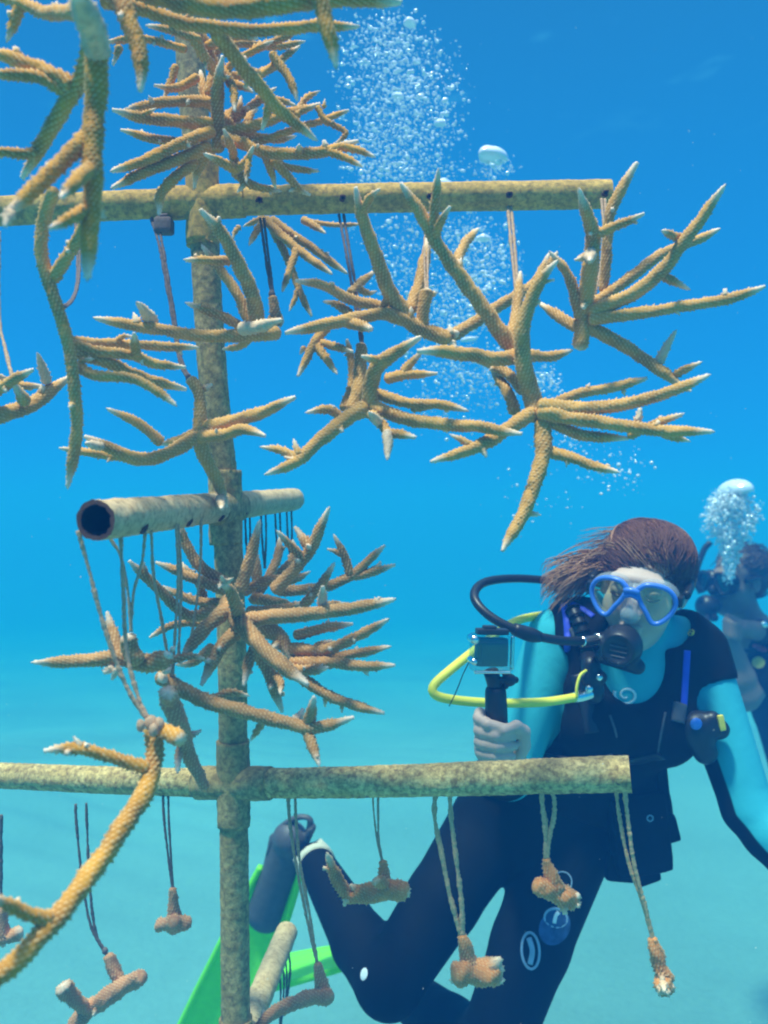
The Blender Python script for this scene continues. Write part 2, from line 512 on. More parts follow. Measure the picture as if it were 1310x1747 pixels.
# cross fittings where arms meet the post: thicker sleeves both ways
def fitting(c, adir, half_a, half_v, mt):
    g = Geo()
    adir = adir / np.linalg.norm(adir)
    i = np.argmin([np.linalg.norm(np.array(p) - c) for p in pole_pts])
    up = np.array([-0.012, 0, 1.0]); up /= np.linalg.norm(up)
    for d, h in ((adir, half_a), (up, half_v)):
        C0 = [c - d * h, c - d * (h - 0.004), c + d * (h - 0.004), c + d * h]
        pipe(g, C0, [PR * 1.10, PR * 1.16, PR * 1.16, PR * 1.10], open_ends=False, ds=0.005)
        for e in (-1, 1):
            n = 40
            th = np.linspace(0, 2 * np.pi, n, endpoint=False)
            a1 = np.cross(d, [0.3, 0.5, 0.8]); a1 /= np.linalg.norm(a1); a2 = np.cross(d, a1)
            ring = np.cos(th)[:, None] * a1 + np.sin(th)[:, None] * a2
            cc = c + d * h * e
            g.add(np.concatenate([cc + ring * PR * 1.10, cc + ring * PR * 0.9]), grid_faces(2, n), mat=1)
    return g.build('cross_fitting', [M[mt], M['rim'], M['hole']], tree)
fitting(c_top, top_r - top_l, 0.055, 0.058, 'pipe')
fitting(c_mid, mid_f - mid_n, 0.045, 0.05, 'pipe_post')
fitting(c_low, low_r - low_l, 0.054, 0.056, 'pipe_post')
fitting(c_bot, bot_f - bot_n, 0.05, 0.05, 'pipe_post')

# drilled holes that the lines pass through
def hole(c, n, r=0.0032):
    n = np.asarray(n, float); n /= np.linalg.norm(n)
    a1 = np.cross(n, [0.2, 0.1, 0.9]); a1 /= np.linalg.norm(a1); a2 = np.cross(n, a1)
    g = Geo()
    th = np.linspace(0, 2 * np.pi, 14, endpoint=False)
    ring = np.cos(th)[:, None] * a1 + np.sin(th)[:, None] * a2
    jit = (1 + 0.18 * RNG.standard_normal(14))[:, None]
    g.add(np.concatenate([c + ring * r * 1.5 * jit + n * 0.0002, c + ring * r * 1.25 * jit + n * 0.0022, c + ring * r * 0.7 + n * 0.0016]), grid_faces(3, 14), mat=0)
    b = g.n
    g.add(c + ring * r * 0.72 + n * 0.0015, None)
    g.ngon(list(b + np.arange(14)), 1)
    g.build('drilled_hole', [M['rim'], M['hole']], tree)
def hole_on(a, b, px, down=0.55, r=0.0032):
    """a hole on the camera side of the arm a-b, where the arm passes image column px"""
    for t in np.linspace(0, 1, 400):
        q = a + (b - a) * t
        if q[0] / q[1] * F + 655 >= px:
            break
    n = np.array([0, -math.cos(down), -math.sin(down)])
    d = (b - a) / np.linalg.norm(b - a)
    n = n - d * np.dot(n, d); n /= np.linalg.norm(n)
    hole(q + n * PR * 1.0, n, r)
for px in (755, 930, 1055, 640, 500): hole_on(c_low, low_r, px, 0.15)
for px in (255, 130): hole_on(low_l, c_low, px, 0.3)
for px in (865, 1025, 730, 445, 585): hole_on(c_top, top_r, px, 0.25)
for t in (0.10, 0.27, 0.42, 0.55):
    q = mid_n + (mid_f - mid_n) * t
    n = np.array([0.75, -0.15, -0.65]); d = ad / np.linalg.norm(ad); n = n - d * np.dot(n, d)
    hole(q + n / np.linalg.norm(n) * PR, n, 0.0036)

# ------------------------------------------------------------------ staghorn corals
def coral_tube(G, pts, radii, tip_start=False, tip_end=True, blunt=False, cell=0.0021, spiky=1.0, tiplen=4.2, pale=0.0, nubs=0, lumpy=0.022):
    pts = np.array(pts, float)
    C, rr = resample(pts, radii, cell)
    r = rr[:, 0].copy()
    n = len(C)
    ss = np.arange(n) * cell
    for f_ in (35, 70, 120):              # nothing grows dead straight
        ph_ = RNG.uniform(0, 6.28, 3); dv_ = RNG.standard_normal(3)
        C = C + (0.05 * np.median(radii) * 60 / f_) * np.sin(ss[:, None] * f_ + ph_[None]) * dv_[None] * np.clip(ss / 0.02, 0, 1)[:, None]
    s = np.arange(n) * cell
    Lt = s[-1]
    tipw = np.full(n, pale)
    for flag, dist in ((tip_end, Lt - s), (tip_start, s)):
        rl = r[-1] if flag is tip_end and dist[-1] < dist[0] else r[0]
        if flag:
            tl = min(5.6 * rl, 0.65 * Lt)
            x = np.clip(dist / tl, 0, 1)
            prof = 0.27 + 0.73 * x ** 0.8
            rnd = np.sqrt(np.clip(1 - (1 - np.clip(dist / (0.42 * rl), 0, 1)) ** 2, 0.01, 1))
            r *= prof * rnd
            tipw = np.maximum(tipw, np.clip(1 - dist / (tiplen * rl), 0, 1) ** 1.0)
        else:
            r *= np.sqrt(np.clip(1 - (1 - np.clip(dist / (0.85 * rl), 0, 1)) ** 2, 0.01, 1))
    seg = max(10, int(round(2 * np.pi * np.median(radii) / cell / 2)) * 2)
    T, A, B = frames(C)
    th = np.linspace(0, 2 * np.pi, seg, endpoint=False)
    I, J = np.meshgrid(np.arange(n), np.arange(seg), indexing='ij')
    bump = ((I % 2 == 0) & ((J + (I // 2)) % 2 == 0)).astype(float)
    bump *= np.clip(RNG.normal(0.85, 0.35, bump.shape), 0.1, 1.6)
    lump = np.zeros((n, seg))
    for k in range(6):
        f, m, a = RNG.uniform(40, 260), RNG.integers(0, 4), RNG.uniform(0, 6.28)
        lump += np.sin(s[:, None] * f + a + m * th[None]) * lumpy
    tw = s[:, None] * 14 * RNG.uniform(-1, 1)
    ang = th[None] + tw
    h = cell * 0.85 * spiky
    Rr = r[:, None] * (1 + lump) + bump * h * np.clip(r / np.maximum(np.median(radii), 1e-6), 0.3, 1)[:, None]
    V = C[:, None] + Rr[..., None] * (np.cos(ang)[..., None] * A[:, None] + np.sin(ang)[..., None] * B[:, None])
    sgn = 1.0 if tip_end else 0.0
    V = V + (bump * h * 0.8 * sgn)[..., None] * T[:, None]
    V = V.reshape(-1, 3)
    tp = np.clip(tipw[:, None] * RNG.normal(1.0, 0.15, (n, seg)) + bump * 0.10, 0, 1)
    if not tip_end:      # a broken, healing end is pale too
        tp = np.maximum(tp, (np.clip(1 - (Lt - s) / (0.7 * r.max() + 1e-6), 0, 1) * 0.75)[:, None] * np.clip(RNG.normal(.8, .3, (n, seg)), 0, 1.2))
        tp = np.clip(tp, 0, 1)
    b0 = G.n
    G.add(V, grid_faces(n, seg), attrs={'tip': tp.ravel(), 'polyp': np.clip(bump, 0, 1).ravel()})
    G.ngon(list(b0 + np.arange(seg))[::-1]); G.ngon(list(b0 + (n - 1) * seg + np.arange(seg)))
    for _ in range(nubs):                 # small side buds
        k = int(RNG.uniform(.25, .85) * n); a_ = RNG.uniform(0, 6.28)
        o_ = math.cos(a_) * A[k] + math.sin(a_) * B[k]
        o_ = o_ + T[k] * .45; o_ /= np.linalg.norm(o_)
        rn = r[k] * RNG.uniform(.42, .62)
        coral_tube(G, [C[k] + o_ * r[k] * .3, C[k] + o_ * (r[k] + rn * RNG.uniform(1.0, 2.6))], [rn * 1.15, rn], cell=cell, tiplen=1.8, spiky=spiky)
    return r

CORALS = {}
def coral(key, label, Y, mt, branches, group='staghorn corals hanging in the nursery', name='staghorn_coral', spread=0.05, cell=0.0021, cat='coral', spiky=1.0):
    """branches: (flag, 'x,y[,Y] x,y[,Y] ...', r_start, r_end)  radii in photo pixels.
    flag: m = branch, t = twig of the last branch, b = blunt end, p = pale all over, s = tip at both ends"""
    seen = []          # (px, py, Y, r) samples of what is built so far
    first = True
    root = None
    last = None
    for flag, spec, r0, r1 in branches:
        raw = [tuple(float(v) for v in q.split(',')) for q in spec.split()]
        xy = np.array([q[:2] for q in raw])
        ys = [q[2] if len(q) > 2 else None for q in raw]
        if ys[0] is None:
            ys[0] = Y
            if seen:
                S = np.array(seen)
                d = np.hypot(S[:, 0] - xy[0, 0], S[:, 1] - xy[0, 1])
                k = int(np.argmin(d))
                if d[k] < 45: ys[0] = S[k, 2]
        if ys[-1] is None:
            ln = np.sum(np.hypot(*np.diff(xy, axis=0).T)) / F * Y
            ys[-1] = ys[0] + RNG.uniform(-1, 1) * min(spread, 0.5 * ln)
        idx = [i for i, v in enumerate(ys) if v is not None]
        cum = np.concatenate([[0], np.cumsum(np.hypot(*np.diff(xy, axis=0).T))])
        yy = np.interp(cum, cum[idx], [ys[i] for i in idx])
        pts = np.array([P(x, y, d) for (x, y), d in zip(xy, yy)])
        rad = 0.80 * np.linspace(r0, r1 * (0.93 if 'b' not in flag else 1.05), len(pts)) / F * yy
        if root is None:
            root = thing(name, label, cat, pts[0], group)
            CORALS[key] = root
        G = Geo()
        coral_tube(G, pts, rad, tip_start='s' in flag, tip_end='b' not in flag, cell=cell, pale=0.5 if 'p' in flag else 0.0, spiky=spiky,
                   nubs=(int(RNG.integers(0, 3)) if cum[-1] > 70 and 'p' not in flag else 0), lumpy=(0.06 if name == 'coral_fragment' else 0.03))
        if 't' in flag and last is not None:
            G.build('twig', M[mt], last)
        else:
            last = G.build('branch', M[mt], root, origin=pts[0])
        n = 24
        tt = np.linspace(0, 1, n) * cum[-1]
        for x, y, d, r in zip(np.interp(tt, cum, xy[:, 0]), np.interp(tt, cum, xy[:, 1]), np.interp(tt, cum, yy), np.linspace(r0, r1, n)):
            seen.append((x, y, d, r))
    return root

# big near colony, upper left
coral('near', 'large close coral with a thick white-spined stem hanging down at the upper left', 0.76, 'coral_gold', [
    ('m', '148,10,.76 163,70,.77 165,130,.77 161,200,.77 158,260,.76 157,330,.75 153,400,.74 149,478,.73', 24, 17),
    ('tp', '165,85,.77 150,30,.68 128,-12,.62', 26, 24),
    ('t', '160,285,.76 135,302,.72 104,337,.68', 15, 12),
    ('t', '150,358,.75 120,373,.72 84,390,.70', 13, 10),
    ('m', '152,228,.77 120,262 72,310 28,350 12,366,.70', 17, 15),
    ('tp', '18,360,.705 8,386,.69', 12, 9),
    ('m', '155,80,.80 140,130,.84 112,180 75,240 36,305,.90', 17, 14),
    ('t', '128,148,.845 70,118 -30,84,.86', 16, 14),
    ('t', '118,160,.85 60,130 -30,127,.84', 13, 11),
    ('t', '66,262,.88 30,262 -30,252,.86', 11, 9),
    ('m', '140,20,.77 85,22,.86 30,2,.90 -20,-10,.92', 13, 10),
    ('t', '36,0,.90 24,40 12,72,.90', 12, 8),
], cell=0.0023, spiky=1.15)
# colony across the top
coral('top', 'horizontal coral cut by the top edge with a dark spike hanging from it', 0.80, 'coral_gold', [
    ('m', '170,-55,.88 250,-14,.84 330,8,.81 410,14,.79 490,4,.78 570,-4,.80 640,0,.82 684,4,.83', 20, 19),
    ('t', '535,-30,.78 556,40,.775 573,116,.77', 18, 13),
    ('m', '190,-30,.84 212,20,.82 232,70 242,115 240,157,.80', 21, 13),
    ('m', '170,0,.88 230,14,.90 320,40,.90 420,51,.90 510,47,.91 612,45,.93', 14, 11),
    ('m', '365,50,.90 395,88,.93 440,145,.98 485,195,1.01 540,240,1.03', 16, 11),
    ('t', '462,165,1.0 455,195 447,222,1.02', 10, 8),
], cell=0.0022)
# colony behind it around the post top
coral('behind_top', 'shaded coral tangle around the post just under the top edge', 1.12, 'coral_gold', [
    ('m', '330,60,1.1 345,90 372,130 380,165,1.14', 12, 9),
    ('m', '345,70,1.1 290,52,1.1 250,44,1.1', 9, 8),
    ('t', '320,85,1.12 290,77 245,66 180,72,1.08', 8, 7),
    ('t', '205,76,1.08 200,92 192,112,1.08', 8, 6),
    ('m', '370,120,1.14 350,70 330,40,1.12', 9, 7),
    ('m', '365,150,1.15 385,125 400,105 466,70,1.1', 8, 7),
    ('t', '430,84,1.12 480,66 512,52,1.1', 7, 6),
    ('m', '462,90,1.1 490,128 500,150 507,172,1.08', 9, 7),
    ('t', '440,132,1.1 475,105 512,78,1.12', 7, 6),
    ('m', '355,165,1.16 365,120 375,85,1.17', 10, 8),
    ('m', '300,110,1.16 290,140 278,168,1.15', 8, 6),
    ('m', '385,140,1.16 415,148 432,158,1.15', 8, 7),
    ('t', '440,168,1.15 480,172 505,180,1.14', 7, 6),
    ('m', '350,110,1.16 400,130 455,120 490,100,1.2', 9, 7),
    ('m', '360,90,1.16 410,75 470,80 520,70,1.22', 8, 6),
    ('m', '340,130,1.16 300,150 262,146,1.14', 9, 7),
    ('m', '375,110,1.14 396,150 402,190,1.1', 9, 7),
    ('m', '350,80,1.12 395,62 440,66,1.08', 9, 7),
])
# colony in front of the post above the upper arm
coral('upper', 'spreading coral in front of the post just above the upper arm', 1.14, 'coral_gold', [
    ('m', '372,262,1.15 371,215,1.14 373,150,1.12 380,94,1.1', 14, 12),
    ('m', '368,212,1.14 300,208 235,199 190,187,1.08', 13, 11),
    ('t', '235,199 255,190 265,185', 5, 4),
    ('m', '366,174,1.16 300,173 245,181 208,190,1.12', 11, 9),
    ('t', '262,178 254,165,1.12', 7, 5),
    ('m', '366,222,1.13 300,250 245,274 188,291,1.04', 12, 10),
    ('m', '330,245,1.16 275,240 205,221,1.14', 10, 8),
    ('t', '248,234 240,222', 6, 5),
    ('m', '360,250,1.13 295,275 240,296 189,322,1.05', 12, 10),
    ('t', '238,297 236,286', 7, 6),
    ('m', '335,275,1.13 300,302 275,332 270,367,1.08', 11, 9),
    ('m', '376,240,1.13 415,244 440,257 505,263 560,257 612,240,1.10', 12, 11),
    ('t', '512,262 510,247,1.08', 8, 7),
    ('t', '580,250 610,256 639,268,1.09', 8, 6),
    ('t', '558,258 590,270 618,284,1.09', 8, 6),
    ('t', '556,254 552,238', 8, 6),
    ('m', '378,225,1.14 440,214 480,197 520,186 547,176,1.16', 11, 9),
    ('t', '540,180 555,205 590,226 572,246,1.15', 6, 5),
    ('t', '552,186 554,170', 4, 3),
    ('m', '400,236,1.15 440,240 490,224 545,208 596,188,1.18', 8, 6),
    ('m', '408,292,1.12 385,280 365,270 348,262,1.08', 10, 8),
    ('t', '400,290,1.12 420,277 433,250,1.09', 9, 7),
    ('t', '425,270 420,300 420,312', 6, 5),
    ('m', '400,268,1.13 392,245 381,220,1.08', 9, 7),
    ('m', '450,258,1.14 463,295 470,322,1.16', 9, 7),
    ('m', '462,270,1.14 490,300 508,322 530,334,1.17', 9, 7),
    ('t', '508,320 492,326', 6, 4),
    ('m', '395,292,1.14 430,316 480,326,1.17', 9, 7),
    ('m', '395,218,1.16 388,200 402,178,1.18', 10, 7),
    ('m', '420,220,1.17 428,195 440,185,1.19', 9, 7),
    ('t', '446,246,1.16 425,248 432,238', 6, 4),
    ('m', '385,205,1.18 420,190 448,165 470,150,1.22', 10, 8),
    ('m', '380,235,1.19 425,232 470,238 505,232,1.23', 9, 7),
    ('m', '372,200,1.17 350,165 342,120,1.2', 10, 8),
    ('m', '380,225,1.18 405,200 412,165,1.2', 9, 7),
    ('m', '366,250,1.18 340,285 330,322,1.19', 10, 8),
    ('t', '505,200,1.15 520,170 545,155,1.17', 7, 5),
    ('m', '450,262,1.15 490,285 545,292,1.18', 8, 6),
    ('t', '480,200,1.15 510,210 535,230,1.14', 7, 5),
    ('m', '395,262,1.15 415,310 405,328,1.13', 8, 6),
])
# colony under the upper arm, behind
coral('under_arm', 'thin drooping coral below the upper arm beside a short stub on its line', 1.36, 'coral_tan', [
    ('m', '452,372,1.36 470,392 512,428 566,468,1.30', 10, 8),
    ('t', '506,424 494,462 482,497,1.28', 8, 6),
    ('m', '460,372,1.36 500,402 545,432 592,466,1.34', 9, 8),
    ('m', '462,385,1.37 485,430 505,480 522,520 532,540,1.33', 8, 6),
    ('t', '510,490 502,512 494,530', 6, 4),
    ('m', '455,372,1.36 438,394 424,418,1.32', 8, 6),
    ('m', '515,374,1.36 535,385 555,398,1.33', 8, 6),
    ('m', '520,376,1.38 570,384 615,382,1.36', 5, 4),
    ('m', '410,385,1.38 400,398 398,408', 5, 4),
    ('m', '452,370,1.36 430,380 415,386', 6, 4),
])
# left half of the centre row
coral('centre_left', 'coral with a level stem crossing the post and prongs rising to the upper arm', 1.15, 'coral_tan', [
    ('m', '480,566,1.14 420,573 330,571 240,557 160,543,1.10', 14, 11),
    ('tp', '262,556,1.13 248,532 233,515,1.08', 15, 12),
    ('t', '236,556 228,534', 10, 7),
    ('m', '440,560,1.15 432,510 408,450 378,400 341,357,1.05', 16, 13),
    ('t', '396,446,1.12 345,444 314,443,1.08', 9, 8),
    ('m', '428,556,1.15 405,502 380,466 344,418,1.14', 11, 9),
    ('m', '415,560,1.16 380,540 350,530 317,517,1.13', 10, 8),
    ('p', '408,562,1.12 440,556 482,546,1.07', 14, 11),
    ('m', '430,572,1.17 410,590 380,596,1.20', 8, 6),
])
# right half of the centre row
coral('centre_mid', 'coral with a tall V of branches rising past the upper arm left of the bubbles', 1.16, 'coral_tan', [
    ('m', '770,580,1.17 720,562,1.16 690,546,1.15 655,535 620,541 560,553 486,568,1.10', 15, 12),
    ('m', '698,545,1.16 664,497 640,430 616,370 606,318,1.07', 17, 11),
    ('t', '617,362 630,338 648,322,1.05', 9, 7),
    ('t', '664,498 656,520 640,538', 9, 7),
    ('m', '672,532,1.17 640,522 600,512 550,486 504,478,1.16', 12, 9),
    ('m', '700,533,1.18 714,490 724,440 728,405,1.22', 13, 11),
    ('b', '719,560,1.16 723,525 727,490,1.16', 13, 12),
    ('m', '760,578,1.18 800,556,1.20 850,523 895,496 920,470 936,432,1.24', 13, 8),
    ('t', '916,475 948,436 950,430', 8, 6),
    ('tp', '770,575,1.17 752,566', 8, 7),
    ('tp', '770,572,1.17 766,556', 9, 7),
    ('tp', '772,572,1.17 782,566', 9, 8),
    ('t', '775,580,1.17 768,592', 10, 8),
    ('m', '590,548,1.15 630,560 632,558,1.08', 12, 10),
    ('t', '560,556,1.16 535,588 508,642,1.13', 10, 8),
    ('t', '537,585,1.15 555,610 575,638,1.12', 9, 7),
    ('t', '545,583,1.15 575,592 603,600,1.12', 8, 7),
    ('t', '520,590 512,604', 7, 5),
    ('m', '600,536,1.17 575,520 552,514,1.19', 9, 7),
    ('m', '596,502,1.20 620,478 640,462,1.24', 9, 8),
    ('t', '608,490 628,500 642,496,1.23', 7, 6),
])
# cluster below the centre row
coral('centre_low', 'cluster coral hanging under the centre row with a cross-shaped white tip in front', 1.10, 'coral_tan', [
    ('m', '628,695,1.09 632,652,1.08 648,622,1.06 680,600 718,574,1.02', 17, 12),
    ('t', '652,614,1.06 635,612 616,607,1.03', 9, 8),
    ('m', '628,693,1.09 585,718 545,752 505,788 452,810,1.02', 17, 10),
    ('t', '510,783 480,768 444,763,1.05', 9, 7),
    ('t', '512,778 506,766 501,750', 8, 6),
    ('tp', '492,794 488,806', 6, 5),
    ('tp', '505,786 484,779', 6, 5),
    ('m', '590,716,1.10 560,699 522,704,1.07', 10, 8),
    ('b', '600,705,1.12 612,660,1.13 616,620,1.14 617,585,1.15', 14, 11),
    ('m', '585,700,1.13 600,655,1.16 600,620 592,578,1.2', 9, 7),
    ('m', '634,690,1.09 680,712,1.06 740,722 820,728 891,742,1.0', 14, 11),
    ('m', '636,670,1.10 700,688 750,690 798,701,1.06', 11, 9),
    ('t', '700,697 735,692 756,690', 9, 6),
    ('m', '630,705,1.07 650,722 662,738 685,741 710,746,1.0', 11, 9),
    ('tp', '660,735,1.03 662,758 661,785,1.0', 11, 9),
    ('tp', '648,722 628,703,1.01', 10, 7),
    ('m', '655,648,1.11 680,641 705,638 747,637,1.09', 12, 8),
    ('t', '686,638 700,620 722,596,1.1', 9, 8),
])
# big colony right of centre
coral('right_big', 'large candelabra coral whose longest branch hangs down towards the diver', 1.08, 'coral_tan', [
    ('m', '922,720,1.06 908,680,1.07 895,630 890,575 902,520 922,478 951,445,1.02', 21, 11),
    ('t', '918,484 932,480 946,477', 5, 4),
    ('m', '893,605,1.08 850,612 800,606 750,600 711,598,1.0', 15, 13),
    ('m', '892,598,1.09 862,578 820,522 775,458 742,405 712,355 681,312,1.02', 18, 11),
    ('t', '737,398,1.04 742,350 748,290,1.0', 11, 9),
    ('t', '740,405,1.04 752,378 769,352,1.0', 10, 8),
    ('m', '776,455,1.08 792,418 816,389,1.13', 10, 9),
    ('m', '868,585,1.10 880,535 888,462,1.14', 12, 9),
    ('m', '895,670,1.09 868,640 835,622,1.13 812,616,1.15', 11, 9),
    ('m', '880,706,1.09 866,670 838,628,1.14', 12, 10),
    ('m', '898,606,1.09 940,608 976,598,1.12', 11, 9),
    ('m', '912,700,1.06 865,732 825,758 790,772 734,788,1.0', 16, 10),
    ('t', '812,764 790,752 768,741', 8, 6),
    ('t', '815,762 825,770 830,780', 8, 6),
    ('m', '915,690,1.05 980,697 1040,694 1100,682 1155,663 1211,639,1.0', 15, 11),
    ('m', '935,694,1.07 985,672 1040,662 1105,645,1.10', 11, 9),
    ('t', '1062,662 1066,674', 5, 4),
    ('m', '915,702,1.05 980,714 1050,724 1130,735 1217,736,.98', 15, 11),
    ('m', '925,712,1.06 970,735 1010,745 1075,748,1.03', 12, 10),
    ('t', '1070,746,1.03 1105,728 1165,706,1.0', 9, 8),
    ('t', '1128,740,1.02 1150,746 1177,753', 8, 7),
    ('tp', '1084,722,1.02 1090,712 1092,696', 9, 8),
    ('m', '924,715,1.06 928,770 912,825 890,880 866,920 857,940,.98', 18, 10),
    ('t', '884,872,1.02 902,875 921,878', 8, 7),
    ('m', '932,770,1.05 975,780 1015,796 1056,806,1.0', 12, 9),
    ('t', '968,782 966,796', 5, 3),
])
# colony at the end of the upper arm
coral('right_end', 'coral at the open end of the upper arm with branches reaching to the right edge', 1.12, 'coral_tan', [
    ('b', '1008,440,1.08 1003,490,1.10 997,540,1.12 988,598,1.12', 16, 15),
    ('m', '1004,480,1.10 1010,420,1.08 1008,385 988,322,1.03', 16, 13),
    ('tp', '1007,432,1.08 1006,445,1.02', 12, 12),
    ('t', '1004,436 980,444', 8, 6),
    ('t', '1014,402,1.07 1058,382 1099,364,1.03', 10, 8),
    ('m', '1028,500,1.15 1034,440 1040,370 1062,320 1088,276,1.12', 9, 13),
    ('m', '1003,535,1.11 1060,512 1110,480 1150,435 1190,382 1236,316,1.02', 15, 12),
    ('t', '1165,408,1.07 1148,402 1130,394,1.03', 9, 7),
    ('t', '1126,468,1.08 1150,480 1177,493,1.06', 9, 8),
    ('m', '1010,518,1.14 1075,474 1130,432 1185,412,1.16 1227,390,1.17', 11, 9),
    ('m', '1002,545,1.11 1080,535 1160,524 1240,510 1306,488,1.02', 13, 10),
    ('t', '1238,508 1236,492', 6, 5),
    ('m', '1000,556,1.12 1050,582 1105,617 1172,664,1.08', 14, 11),
    ('tp', '1122,622,1.10 1138,590 1154,563,1.08', 10, 8),
    ('t', '1150,640 1172,628 1197,618,1.06', 8, 7),
    ('t', '1165,655 1178,668,1.06', 7, 6),
    ('m', '990,560,1.12 960,545 920,518,1.17', 12, 10),
    ('m', '990,545,1.12 980,500 965,462 938,430,1.09', 12, 9),
])
# slender colony, left
coral('left_tall', 'slender drooping coral at the left with a looped line round its stem', 0.98, 'coral_tan', [
    ('m', '94,320,.93 76,370,.95 70,420 80,470 100,530 116,590 126,650 131,705 128,760 115,832,.97', 13, 12),
    ('m', '88,480,.96 118,432 138,395 148,350,.90', 13, 10),
    ('m', '118,588,.98 165,600 225,606 265,620 318,626,1.05', 12, 9),
    ('t', '232,606 230,588 229,568,.97', 10, 9),
    ('t', '238,610 244,622', 6, 5),
    ('m', '118,582,.98 190,588,1.04 250,590 338,592,1.10', 11, 9),
    ('t', '192,588 210,574 226,574', 6, 5),
    ('m', '122,600,.98 180,618 245,643 318,666,1.08', 12, 11),
    ('m', '128,622,.98 165,640 222,645 262,664 300,692,.95', 11, 9),
    ('t', '132,630,.98 142,616 160,612', 7, 6),
])
# colony cut by the left edge
coral('left_edge', 'coral cut by the left edge with a thick stem curving up towards the drooping coral', 1.12, 'coral_tan', [
    ('m', '-60,712,1.05 -5,712,1.07 50,692 85,665 122,640,1.14', 19, 12),
    ('t', '45,690,1.08 35,672 22,652,1.05', 13, 11),
    ('tp', '80,655,1.12 72,628 64,603,1.08', 10, 8),
    ('m', '-60,690,1.08 -5,665,1.06 25,646 56,630,1.03', 12, 9),
    ('m', '-20,640,1.15 30,656 75,660,1.14', 9, 8),
    ('t', '-20,648,1.1 0,642 12,645', 9, 7),
])
# colony just above the middle arm
coral('post_low', 'coral bent like a shallow bowl in front of the post above the pale arm', 1.12, 'coral_tan', [
    ('m', '388,736,1.12 340,745,1.12 295,770 240,782 190,766 143,745,1.03', 15, 12),
    ('t', '255,780,1.09 180,776 99,765,1.06', 11, 7),
    ('tp', '175,762 145,755,1.02', 11, 10),
    ('m', '338,732,1.13 400,718 450,702 503,677,1.06', 14, 11),
    ('m', '335,745,1.12 380,742 415,733 453,744,1.06', 13, 10),
    ('m', '335,738,1.12 305,750 272,758,1.15', 10, 9),
    ('t', '278,758,1.15 240,725 182,697,1.13', 11, 9),
    ('m', '338,740,1.12 352,785 372,825 385,866,1.16', 14, 12),
    ('tp', '378,850,1.16 377,868,1.10', 11, 10),
    ('b', '340,742,1.12 340,700 336,665 322,645,1.13', 13, 10),
    ('t', '345,665,1.13 362,655', 7, 6),
])
